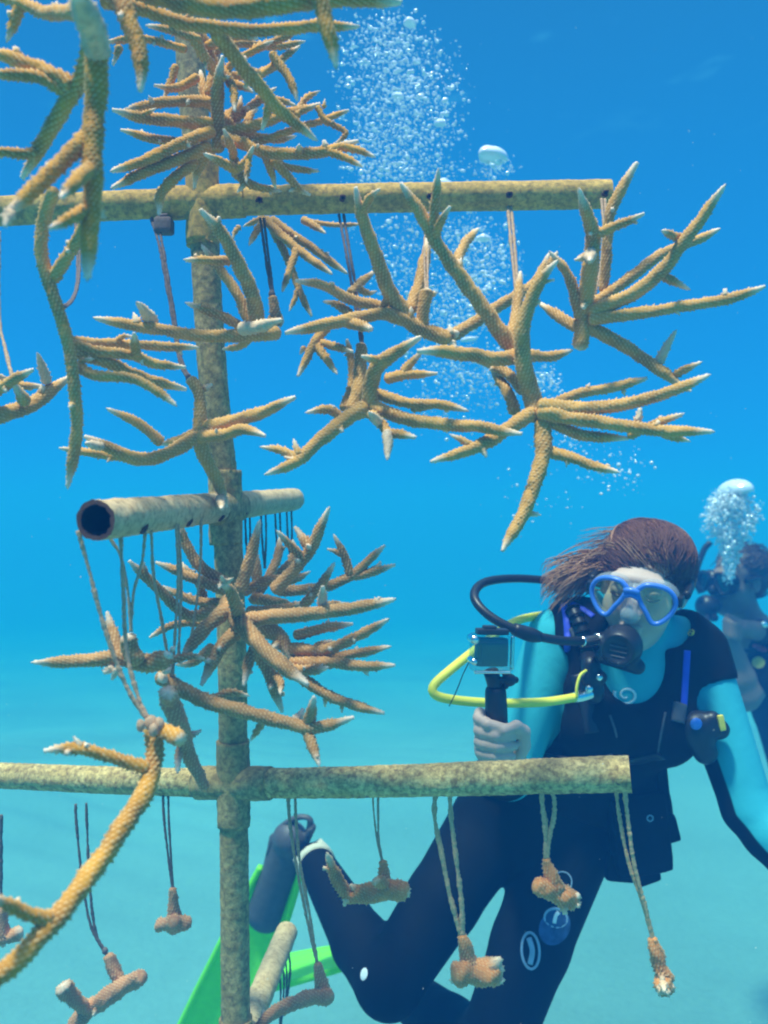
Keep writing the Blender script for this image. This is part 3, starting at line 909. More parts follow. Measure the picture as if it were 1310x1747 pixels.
# ball of branches hanging round the post
coral('ball', 'dense ball shaped coral with branches radiating to all sides around the post', 1.10, 'coral_brown', [
    ('m', '385,1022,1.10 410,1062,1.06 445,1103,1.02 490,1140 527,1170,.96', 20, 14),
    ('m', '415,1058,1.08 470,1052 535,1046 600,1038 674,1022,1.02', 16, 12),
    ('t', '640,1030 648,1018', 6, 5),
    ('m', '408,1050,1.07 395,1015 380,992,.98', 14, 10),
    ('tp', '382,995,.98 372,1003,.96', 6, 4),
    ('tp', '382,995,.98 377,982,.96', 6, 4),
    ('tp', '382,995,.98 398,986,.97', 6, 4),
    ('m', '395,1035,1.08 362,1060,1.06 330,1096 305,1132,1.02', 17, 11),
    ('m', '412,1072,1.07 380,1100 358,1138 342,1170,1.03', 16, 11),
    ('m', '465,1010,1.12 500,975 530,935 562,866,1.08', 14, 11),
    ('t', '520,955 495,930 472,906,1.07', 9, 8),
    ('t', '530,935 515,915 502,898', 11, 9),
    ('m', '410,1010,1.13 425,955 443,888,1.12', 14, 10),
    ('m', '440,1000,1.2 436,955 434,930,1.22', 11, 9),
    ('m', '412,1012,1.14 450,992 505,984,1.16', 11, 9),
    ('m', '418,1045,1.14 470,1040 525,1026,1.16', 12, 9),
    ('m', '470,1008,1.18 540,1003,1.2 595,986 630,955 657,930,1.2', 11, 8),
    ('t', '600,982 585,945 569,912,1.19', 9, 7),
    ('t', '584,948 570,940 557,936', 6, 5),
    ('t', '600,985 640,975 674,964,1.2', 9, 8),
    ('t', '635,978 650,958', 6, 5),
    ('m', '515,1036,1.13 545,1000 570,960,1.1', 10, 9),
    ('p', '550,1042,1.07 550,1022 550,1000,1.03', 11, 10),
    ('t', '545,1036 570,1030 590,1030', 7, 5),
    ('m', '500,1085,1.14 550,1072 602,1064,1.12', 11, 8),
    ('m', '425,1065,1.15 470,1080,1.16 490,1110 505,1140,1.14', 18, 14),
    ('m', '492,1105,1.14 550,1110 610,1085 663,1056,1.06', 13, 9),
    ('t', '535,1104 555,1096 568,1092', 7, 6),
    ('m', '495,1125,1.15 560,1122 620,1112 666,1103,1.1', 10, 8),
    ('t', '612,1112 606,1104', 6, 5),
    ('m', '492,1132,1.13 560,1130 620,1136 674,1135,1.06', 13, 9),
    ('t', '618,1138 628,1152', 6, 5),
    ('m', '490,1142,1.12 530,1142 561,1138,1.06', 11, 9),
    ('m', '500,1145,1.13 550,1180 600,1202 656,1218,1.08', 12, 9),
    ('t', '556,1184 554,1206', 6, 5),
    ('t', '584,1196 583,1216', 5, 4),
    ('m', '372,1040,1.14 320,1050,1.13 270,1005 219,956,1.08', 12, 9),
    ('t', '250,985 246,970 244,957', 6, 5),
    ('m', '390,1010,1.16 330,985 263,960,1.14', 12, 9),
    ('m', '395,1000,1.18 345,968 318,930 305,885,1.16', 13, 9),
    ('m', '395,1030,1.17 330,1024 275,1000,1.18', 10, 8),
    ('m', '360,1065,1.16 300,1066 254,1088,1.14', 8, 7),
    ('m', '345,1060,1.18 345,1010 310,960,1.2', 9, 7),
    ('m', '440,1095,1.06 425,1125 416,1170,1.02', 12, 10),
    ('m', '440,1105,1.1 460,1150 482,1216,1.1', 16, 11),
    ('t', '470,1150,1.09 480,1165 478,1185,1.05', 9, 7),
    ('m', '365,1100,1.12 330,1130 300,1135,1.1', 10, 8),
    ('m', '430,1020,1.18 480,1030,1.22 520,1060,1.25', 12, 9),
    ('m', '430,1030,1.2 470,960,1.25 478,915,1.28', 10, 8),
    ('m', '470,985,1.26 500,950 498,920,1.3', 8, 6),
    ('m', '460,1000,1.26 500,990 530,975,1.3', 8, 6),
])
# left spike coral under the pale arm's open end
coral('spike', 'short coral with one long white-tipped spike pointing left below the open pipe end', 0.97, 'coral_brown', [
    ('m', '290,1122,.97 250,1132,.97 200,1122 140,1128 55,1130,.95', 21, 11),
    ('b', '236,1135,.96 225,1110 215,1080,.95', 20, 15),
    ('m', '205,1130,.98 198,1095 182,1045,1.0', 13, 10),
    ('tp', '195,1135,.96 182,1146 174,1143', 9, 7),
    ('tp', '205,1138,.95 190,1160', 8, 6),
    ('tp', '282,1122,.95 292,1112', 13, 10),
    ('m', '285,1128,1.0 320,1120 350,1124,1.03', 8, 7),
    ('t', '290,1112 300,1102', 7, 5),
])
coral('cross', 'long coral passing in front of the post with a white-tipped cross at its right end', 1.02, 'coral_brown', [
    ('m', '268,1148,1.02 310,1176,1.01 360,1200 430,1217 520,1240 562,1236 604,1224,.96', 17, 11),
    ('tp', '282,1152,1.0 272,1162', 15, 12),
    ('tp', '285,1150,.99 282,1138', 12, 9),
    ('m', '522,1240,.98 530,1215 536,1188,.95', 13, 10),
    ('m', '522,1240,.98 532,1270 544,1307,.94', 13, 9),
    ('tp', '500,1232,.99 512,1220 518,1208', 10, 9),
    ('t', '452,1224 440,1245 428,1263,1.0', 8, 6),
    ('m', '355,1196,1.03 390,1182 425,1188,1.06', 9, 7),
])
coral('club', 'pale club shaped coral with a rounded white knob above the lower arm', 0.99, 'coral_dusk', [
    ('b', '352,1348,1.0 325,1300,.99 312,1250 300,1215 286,1184,.95', 10, 21),
    ('tb', '292,1196,.96 284,1182,.92', 16, 16),
    ('m', '318,1260,.99 305,1290 302,1318,.96', 11, 10),
    ('t', '318,1255,1.0 330,1252 344,1247,1.0', 7, 6),
])
coral('front_long', 'long foreground coral branch crossing the lower arm down to the lower left corner', 0.88, 'coral_gold', [
    ('bb', '262,1228,.88 262,1290,.87 250,1345,.85 206,1418,.81 150,1495,.77 90,1572,.73 20,1645,.70 -60,1712,.67', 17, 20),
    ('m', '256,1312,.86 200,1295 130,1277 74,1281,.82', 13, 11),
    ('t', '140,1278 134,1268 127,1258', 8, 7),
    ('t', '142,1278 150,1268', 6, 5),
    ('b', '262,1240,.88 285,1250 312,1262,.86', 14, 16),
    ('t', '90,1570,.73 50,1560 -20,1528,.68', 15, 12),
], cell=0.0024, spiky=1.2)

# ------------------------------------------------------------------ lines that hang the corals, and the small cut pieces on the lower arm
def line(label, strands, mt='line', r=2.1, group='lines tied to the arms', name='hanging_line', knot=None):
    G = Geo()
    for spec in strands:
        raw = [tuple(float(v) for v in q.split(',')) for q in spec.split()]
        Y0 = [q[2] if len(q) > 2 else None for q in raw]
        idx = [i for i, v in enumerate(Y0) if v is not None]
        yy = np.interp(range(len(raw)), idx, [Y0[i] for i in idx])
        pts = np.array([P(q[0], q[1], y) for q, y in zip(raw, yy)])
        rad = np.full(len(pts), 1.18 * r / F) * yy
        C, rr = resample(pts, rad, 0.0022)
        sm = np.convolve(RNG.standard_normal(len(C) + 6), np.ones(7) / 7, 'valid')
        wob = 1 + 0.30 * sm + 0.07 * RNG.standard_normal(len(C))
        C = C + 0.00008 * RNG.standard_normal(C.shape)
        tube(G, C, rr[:, 0] * np.clip(wob, 0.6, 1.6), seg=7, ds=0.0022, jitter=0.10)
    if knot:
        for kx, ky, kY, kr in knot:
            ball(G, P(kx, ky, kY), kr / F * kY * np.array([1, 1, 1.3]), 10, 7, noise=0.08)
    o = G.build(name, M[mt])
    return tag(o, label, 'line', group)

# cut pieces under the lower arm
def low_Y(px):
    for t in np.linspace(-1.2, 1, 900):
        q = c_low + (low_r - c_low) * t
        if q[0] / q[1] * F + 655 >= px:
            return q[1]
    return 1.0
FR = 'small cut coral pieces under the lower arm'
yl = low_Y
TIES = []
def Yd(px): return round(yl(px), 3)
a = Yd(140)
coral('frag_left', 'mauve brown coral piece bent like a hook hanging at the lower left', a, 'coral_dusk', [
    ('b', f'183,1626,{a} 195,1652 208,1685,{a}', 10, 14), ('b', f'244,1664,{a-.03} 200,1690 165,1712,{a} 138,1734 118,1775,{a}', 17, 14),
    ('tb', f'150,1722,{a} 128,1708 108,1682,{a-.06}', 13, 15)], FR, 'coral_fragment', spiky=1.4)
line('dark double line to the hook shaped coral piece', [f'129,1372,{a} 130,1400 140,1500 155,1580 178,1624,{a}', f'147,1370,{a} 148,1400 153,1510 163,1590 180,1624,{a}'], 'line_dark', 1.9, knot=[(179, 1622, a, 5)])
a = Yd(285)
coral('frag_blob', 'short coral piece with a flared flat base hanging left of the post', a, 'coral_dusk', [
    ('b', f'294,1512,{a} 296,1545 297,1572,{a}', 6, 14), ('b', f'268,1578,{a+.01} 297,1576,{a-.01} 326,1574,{a+.01}', 12, 13),
    ('b', f'296,1572,{a-.02} 297,1582,{a+.02}', 15, 15)], FR, 'coral_fragment', spiky=1.35)
line('dark double line to the flared coral piece left of the post', [f'278,1358,{a} 280,1400 288,1470 294,1514,{a}', f'287,1357,{a} 288,1400 292,1470 295,1514,{a}'], 'line_dark', 1.8)
a = Yd(500)
coral('frag_arm', 'brown coral piece trailing a long thin arm to the left beside the pale pipe', a, 'coral_dusk', [
    ('b', f'541,1640,{a} 546,1670 550,1700,{a}', 7, 15), ('b', f'568,1698,{a-.02} 535,1702 495,1712 462,1732,{a+.03} 432,1760,{a+.05}', 16, 9)], FR, 'coral_fragment', spiky=1.35)
line('long pale double line crossing in front of the diver fin', [f'491,1348,{a} 494,1400 505,1475 522,1560 540,1642,{a}', f'503,1346,{a} 505,1400 512,1475 528,1560 541,1642,{a}'], 'line', 2.3)
a = Yd(642)
coral('frag_branch', 'coral piece with a white tipped side branch in front of the diver leg', a, 'coral_pink', [
    ('b', f'652,1466,{a} 655,1490 658,1515,{a}', 7, 13), ('b', f'697,1516,{a-.02} 650,1522 588,1529,{a+.02}', 19, 16),
    ('', f'594,1529,{a+.01} 575,1500 556,1456,{a-.03}', 14, 10), ('tp', f'592,1530,{a} 586,1545', 7, 5), ('tp', f'690,1516,{a-.02} 697,1530', 10, 8), ('tb', f'668,1510,{a} 640,1502,{a-.03}', 10, 9)], FR, 'coral_fragment', spiky=1.35)
line('short thin line to the side branched coral piece', [f'636,1335,{a} 637,1380 643,1430 651,1468,{a}', f'645,1335,{a} 645,1385 646,1430 652,1468,{a}'], 'line', 1.7)
a = Yd(757)
coral('frag_hammer', 'hammer shaped coral piece on a wide double line in front of the diver thighs', a, 'coral_pink', [
    ('b', f'787,1592,{a} 795,1620 803,1660,{a}', 8, 17), ('b', f'770,1662,{a-.01} 812,1662 856,1660,{a+.01}', 24, 24),
    ('tp', f'850,1655,{a} 858,1648', 9, 7), ('tp', f'852,1668,{a} 858,1676', 9, 7), ('tp', f'776,1655,{a} 769,1648', 9, 7), ('tp', f'777,1668,{a} 771,1676', 9, 7)], FR, 'coral_fragment', spiky=1.45)
line('wide pale double line above the hammer shaped coral piece', [f'758,1338,{a} 743,1360 742,1400 752,1450 768,1530 786,1594,{a}', f'766,1335,{a-.01} 770,1400 780,1480 787,1540 789,1594,{a}'], 'line_pale', 3.6)
a = Yd(932)
coral('frag_tee', 'small orange coral piece tilted like a tee on the looped pale line', a, 'coral_pink', [
    ('b', f'931,1462,{a} 938,1485 952,1522,{a}', 9, 14), ('b', f'910,1508,{a-.01} 945,1523 986,1537,{a+.01}', 18, 19),
    ('tp', f'980,1530,{a} 990,1526', 9, 7), ('tp', f'980,1542,{a} 989,1545', 9, 7)], FR, 'coral_fragment', spiky=1.45)
line('looped pale double line above the tilted tee coral piece', [f'926,1328,{a-.01} 924,1360 930,1410 931,1464,{a}', f'930,1328,{a-.01} 945,1362 944,1398 938,1420 933,1464,{a}'], 'line_pale', 3.6)
a = Yd(1057)
coral('frag_club', 'narrow coral piece with a white knobbed foot on the rightmost line', a, 'coral_pink', [
    ('b', f'1113,1597,{a} 1120,1630 1132,1680,{a}', 8, 17), ('b', f'1128,1668,{a-.01} 1136,1692,{a}', 18, 16),
    ('tp', f'1128,1680,{a-.02} 1124,1698', 8, 6), ('tp', f'1135,1685,{a-.02} 1141,1700', 9, 7), ('tp', f'1140,1680,{a-.01} 1150,1690', 8, 6), ('tp', f'1132,1676,{a-.03} 1133,1692,{a-.05}', 9, 8)], FR, 'coral_fragment', spiky=1.45)
line('long pale double line slanting from the tip of the lower arm', [f'1050,1335,{a} 1056,1390 1072,1470 1096,1540 1113,1600,{a}', f'1064,1330,{a-.01} 1070,1390 1081,1470 1100,1545 1114,1600,{a}'], 'line_pale', 3.0)
a = Yd(0)
coral('frag_edge', 'brown coral piece cut by the left edge behind the long foreground branch', a, 'coral_dusk', [
    ('b', f'2,1545,{a} 4,1575 8,1600,{a}', 10, 15), ('b', f'-40,1592,{a} 10,1598 40,1588,{a}', 16, 12)], FR, 'coral_fragment', spiky=1.35)
line('dark line at the left edge under the lower arm', [f'2,1390,{a} 1,1450 2,1548,{a}'], 'line_dark', 2.6)

# lines and pieces of the lowest arm running back
b1 = bot_f + (bot_n - bot_f) * 0.045; b2 = bot_f + (bot_n - bot_f) * 0.12; b3 = bot_f + (bot_n - bot_f) * 0.19
def px_of(q): return q[0] / q[1] * F + 655, -q[2] / q[1] * F + 873.5
for q, lb, drop in ((b1, 'thin dark line under the far end of the lowest pale arm', 115), (b2, 'thin dark line second from the far end of the lowest pale arm', 150)):
    x, y = px_of(q); d = q[1]
    line(lb, [f'{x},{y+12},{d} {x+6},{y+55} {x+4},{y+drop},{d}', f'{x+8},{y+12},{d} {x+12},{y+50} {x+5},{y+drop},{d}'], 'line_dark', 1.5)
x, y = px_of(b2)
coral('frag_back', 'small coral piece half hidden below the lowest pale arm', b2[1], 'coral_dusk', [
    ('b', f'{x+4},{y+146},{b2[1]} {x+6},{y+175}', 6, 12), ('b', f'{x-16},{y+178},{b2[1]} {x+34},{y+180}', 11, 11)], FR, 'coral_fragment', spiky=1.35)

# lines of the middle arm: near end
line('fouled double line from the open pipe end to the tied foreground branch', ['133,905,.87 150,965 178,1070 215,1170 256,1236,.88', '205,905,.90 210,1000 216,1110 236,1190 258,1236,.88'], 'line', 3.3,
     knot=[(258, 1234, 0.875, 11), (240, 1238, 0.865, 8), (272, 1236, 0.87, 9), (262, 1246, 0.862, 9)])
line('line looped in front of the short spike coral', ['248,905,.95 242,960 228,1010 222,1078,.95', '186,916,.94 206,950 218,1010 224,1078,.95'], 'line', 2.2)
line('line to the long coral with the cross shaped tip', ['258,905,.96 262,980 276,1060 292,1152,1.01', '300,892,1.02 304,980 300,1060 294,1152,1.01'], 'line', 2.3)
line('straight double line before the ball coral left of the post', ['304,890,1.03 309,980 307,1060 304,1130,1.02', '343,885,1.10 342,960 334,1040 322,1110,1.08'], 'line', 2.1)
for k, (t, lb) in enumerate(((0.63, 'dark thread just right of the post under the pale arm'), (0.74, 'dark thread beyond the post near the middle of the pale arm'), (0.85, 'dark thread near the far end of the pale arm'), (0.95, 'last dark thread at the far end of the pale arm'))):
    q = mid_n + (mid_f - mid_n) * t
    x, y = px_of(q); d = q[1]
    line(lb, [f'{x-3},{y+14},{d} {x-1},{y+60} {x+3},{y+118 - 6*k},{d}', f'{x+5},{y+14},{d} {x+6},{y+55} {x+4},{y+118 - 6*k},{d}'], 'line_dark', 1.5)

# lines of the upper arm
line('long dark double line from the upper arm to the bowl shaped coral', ['258,372,1.24 274,430 292,530 306,615 326,655,1.14', '268,372,1.24 279,430 296,530 309,612 330,655,1.14'], 'line_dark', 2.3, knot=[(322, 645, 1.14, 6)])
line('dark line to the conical stub beside the drooping coral', ['444,372,1.27 452,430 463,503,1.26', '450,372,1.27 457,430 466,503,1.26'], 'line_dark', 2.0, knot=[(464, 502, 1.26, 6)])
coral('stub', 'small cone shaped coral stub on a dark line right of the post', 1.26, 'coral_brown', [('b', '465,503,1.26 467,520 469,545,1.26', 7, 11), ('tb', '455,548,1.26 469,546 484,548,1.26', 10, 10)], FR, 'coral_fragment', spiky=1.35)
line('dark double line left of the bubbles to the cluster coral', ['578,366,1.25 590,430 606,520 617,592,1.17', '586,366,1.25 598,440 612,520 619,592,1.17'], 'line_dark', 2.2)
line('line to the stub of the tall V coral', ['728,365,1.25 724,430 726,495,1.16', '733,365,1.25 730,430 729,495,1.16'], 'line', 1.9)
line('line from the upper arm to the large candelabra coral', ['866,352,1.25 872,420 880,500 888,590,1.10', '872,352,1.25 878,420 884,500 890,590,1.10'], 'line', 2.3)
line('line at the open end of the upper arm', ['1026,340,1.24 1030,400 1022,470 1004,540,1.14', '1032,340,1.24 1036,410 1034,470 1008,540,1.14'], 'line', 2.2)
line('thin line looped round the slender drooping coral', ['128,372,1.22 132,440 130,490 118,515 100,524,.955 88,520,.965', '134,372,1.22 136,430 134,480 124,512 104,528,.955 92,526,.97'], 'line_dark', 1.9)
line('blue grey line at the left edge above the cut off coral', ['-2,395,1.22 -2,535 10,600 24,655,1.06'], 'line', 2.6)

# a dark clamp under the upper arm
G = Geo()
c = P(280, 386, 1.235)
box(G, c, np.eye(3), (0.0125, 0.012, 0.011), bevel=0.004)
tube(G, [c + np.array([-0.012, -0.004, 0.006]), c + np.array([-0.004, -0.006, 0.012]), c + np.array([0.006, -0.004, 0.014])], 0.003, seg=8)
tag(G.build('rope_clamp', M['line_dark']), 'black clamp under the upper arm left of the post', 'clamp')

# ------------------------------------------------------------------ air bubbles
def bubble_mat():
    m = bpy.data.materials.new('air bubble'); m.use_nodes = True
    t = m.node_tree
    for n in list(t.nodes): t.nodes.remove(n)
    o_ = t.nodes.new('ShaderNodeOutputMaterial')
    gl = t.nodes.new('ShaderNodeBsdfGlossy'); gl.inputs['Roughness'].default_value = 0.12; gl.inputs['Color'].default_value = (1, 1, 1, 1)
    df = t.nodes.new('ShaderNodeBsdfDiffuse'); df.inputs['Color'].default_value = (0.95, 0.97, 0.98, 1)
    tr = t.nodes.new('ShaderNodeBsdfTransparent'); tr.inputs['Color'].default_value = (0.97, 1, 1, 1)
    m0 = t.nodes.new('ShaderNodeMixShader'); m0.inputs[0].default_value = 0.7
    t.links.new(gl.outputs[0], m0.inputs[1]); t.links.new(df.outputs[0], m0.inputs[2])
    lw = t.nodes.new('ShaderNodeLayerWeight'); lw.inputs['Blend'].default_value = 0.45
    nz = t.nodes.new('ShaderNodeTexNoise'); nz.inputs['Scale'].default_value = 90
    mp = t.nodes.new('ShaderNodeMapRange'); mp.inputs['To Min'].default_value = 0.8; mp.inputs['To Max'].default_value = 1.0
    t.links.new(lw.outputs['Facing'], mp.inputs['Value'])
    mx = t.nodes.new('ShaderNodeMixShader')
    t.links.new(mp.outputs[0], mx.inputs[0]); t.links.new(tr.outputs[0], mx.inputs[1]); t.links.new(m0.outputs[0], mx.inputs[2])
    t.links.new(mx.outputs[0], o_.inputs['Surface'])
    return m
M['bubble'] = bubble_mat()

def bubble_verts(seg, rings, squash, wob):
    ph = np.linspace(0.06, np.pi - 0.06, rings); th = np.linspace(0, 2 * np.pi, seg, endpoint=False)
    v = np.stack([np.sin(ph)[:, None] * np.cos(th), np.sin(ph)[:, None] * np.sin(th), (np.cos(ph) * squash)[:, None] * np.ones(seg)], -1)
    return v * (1 + wob * RNG.standard_normal(3))[None, None, :]

# rough density of the column in the photo: (x, y, spread x, spread y, share)
COLUMN = [(650, 60, 45, 30, 9), (680, 110, 60, 35, 14), (690, 170, 60, 40, 16), (690, 230, 58, 35, 13), (640, 270, 30, 40, 6), (690, 290, 62, 20, 9),
          (700, 395, 60, 20, 5), (800, 400, 45, 22, 5), (815, 450, 42, 30, 13), (800, 500, 40, 28, 11), (690, 480, 30, 40, 7), (770, 545, 45, 20, 6), (775, 620, 48, 32, 9),
          (840, 650, 40, 30, 4), (930, 650, 18, 16, 4), (845, 285, 22, 12, 3), (760, 690, 40, 30, 3), (965, 750, 30, 20, 2), (1050, 800, 40, 22, 2), (920, 850, 50, 40, 1)]
wts = np.array([c[4] for c in COLUMN], float); wts /= wts.sum()
NB = 7500
ks = RNG.choice(len(COLUMN), NB, p=wts)
bub = []
for k in ks:
    cx, cy, sx, sy, _ = COLUMN[k]
    gx, gy = RNG.standard_normal(2)
    while gx * gx + gy * gy > 5.0: gx, gy = RNG.standard_normal(2)
    x = cx + sx * gx * .92; y = cy + sy * gy
    Yb = 1.95 + 0.16 * RNG.standard_normal()
    r = np.clip(np.exp(RNG.normal(0.22, 0.55)), 0.7, 5.2) / F * Yb
    bub.append((x, y, Yb, r))
bub.sort(key=lambda b: -b[3] / b[2])
protos = []
for k in range(5):
    G = Geo()
    G.add(bubble_verts(12, 8, RNG.uniform(0.45, 0.9), 0.22).reshape(-1, 3), grid_faces(8, 12)[:, ::-1])
    G.ngon(list(np.arange(12))); G.ngon(list(7 * 12 + np.arange(12))[::-1])
    o = G.build('air_bubble', M['bubble'], origin=(0, 0, 0))
    protos.append(o)
BL, BG = 'small silvery air bubble among the many in the rising column', 'air bubbles rising in the column'
n_ind = 290
for i, (x, y, Yb, r) in enumerate(bub[:n_ind]):
    o = protos[i] if i < 5 else protos[i % 5].copy()
    if i >= 5: COL.objects.link(o)
    o.location = tuple(P(x, y, Yb)); o.scale = (r, r, r)
    o.rotation_euler = (RNG.uniform(-0.4, 0.4), RNG.uniform(-0.4, 0.4), RNG.uniform(0, 6))
    tag(o, BL, 'bubble', BG)
G = Geo()
for x, y, Yb, r in bub[n_ind:]:
    v = bubble_verts(7, 5, RNG.uniform(0.5, 1.0), 0.25).reshape(-1, 3) * r + P(x, y, Yb)
    G.add(v, grid_faces(5, 7)[:, ::-1])
o = G.build('bubble_swarm', M['bubble']); tag(o, 'haze of tiny bubbles filling the rising column', 'bubbles', kind='stuff')

def cap_bubble(label, x, y, Yb, rx, rz, n_small=10):
    """a big bubble: a dome with a ragged flat underside"""
    G = Geo()
    seg, rings = 28, 12
    ph = np.linspace(0.03, np.pi * 0.56, rings); th = np.linspace(0, 2 * np.pi, seg, endpoint=False)
    v = np.stack([np.sin(ph)[:, None] * np.cos(th), np.sin(ph)[:, None] * np.sin(th), np.cos(ph)[:, None] * np.ones(seg)], -1)
    wob = 1 + 0.05 * np.sin(3 * th + RNG.uniform(0, 6)) + 0.03 * np.sin(5 * th)
    v = v * wob[None, :, None] * np.array([rx, rx * 0.8, rz]) / F * Yb
    under = v[-1] * 0.55 + np.array([0, 0, -0.10 * rz / F * Yb]) * (1 + RNG.standard_normal(seg))[:, None] * 0.5
    V = np.concatenate([v.reshape(-1, 3), under])
    b = G.n
    G.add(V, np.concatenate([grid_faces(rings + 1, seg)[:, ::-1]]))
    G.ngon(list(np.arange(seg))); G.ngon(list(rings * seg + np.arange(seg))[::-1])
    o = G.build('air_bubble', M['bubble'], origin=(0, 0, 0))
    o.location = tuple(P(x, y, Yb)); o.rotation_euler = (0.1, RNG.uniform(-0.2, 0.2), RNG.uniform(0, 6))
    tag(o, label, 'bubble', 'large dome shaped air bubbles')
cap_bubble('largest dome shaped bubble, alone above the upper arm', 840, 268, 1.9, 26, 17)
cap_bubble('dome shaped bubble peeking over the upper arm beside a coral tip', 757, 320, 1.9, 22, 14)
cap_bubble('round bubble low in the column just right of its middle', 750, 212, 1.9, 12, 9)
cap_bubble('bubble at the top right corner of the column', 699, 40, 1.9, 12, 9)
cap_bubble('flat bubble at the centre left of the column', 679, 165, 1.9, 11, 7)
cap_bubble('flattened bubble under the upper arm beside the thin twig', 824, 408, 1.9, 13, 8)
cap_bubble('wide flat bubble above the level coral branch', 800, 580, 1.9, 16, 6)

# drifting specks in the water
G = Geo()
for i in range(260):
    yy = RNG.uniform(.8, 3.2); x, y = RNG.uniform(-20, 1330), RNG.uniform(-20, 1760)
    r = RNG.uniform(.5, 1.15) / F * min(yy, 2.0)
    v = bubble_verts(5, 4, RNG.uniform(.5, 1.0), .3).reshape(-1, 3) * r + P(x, y, yy)
    G.add(v, grid_faces(4, 5)[:, ::-1])
tag(G.build('drifting_specks', plain('pale silt', (0.62, 0.62, 0.55), 0.9)), 'tiny pale specks drifting in the water', 'silt', kind='stuff')

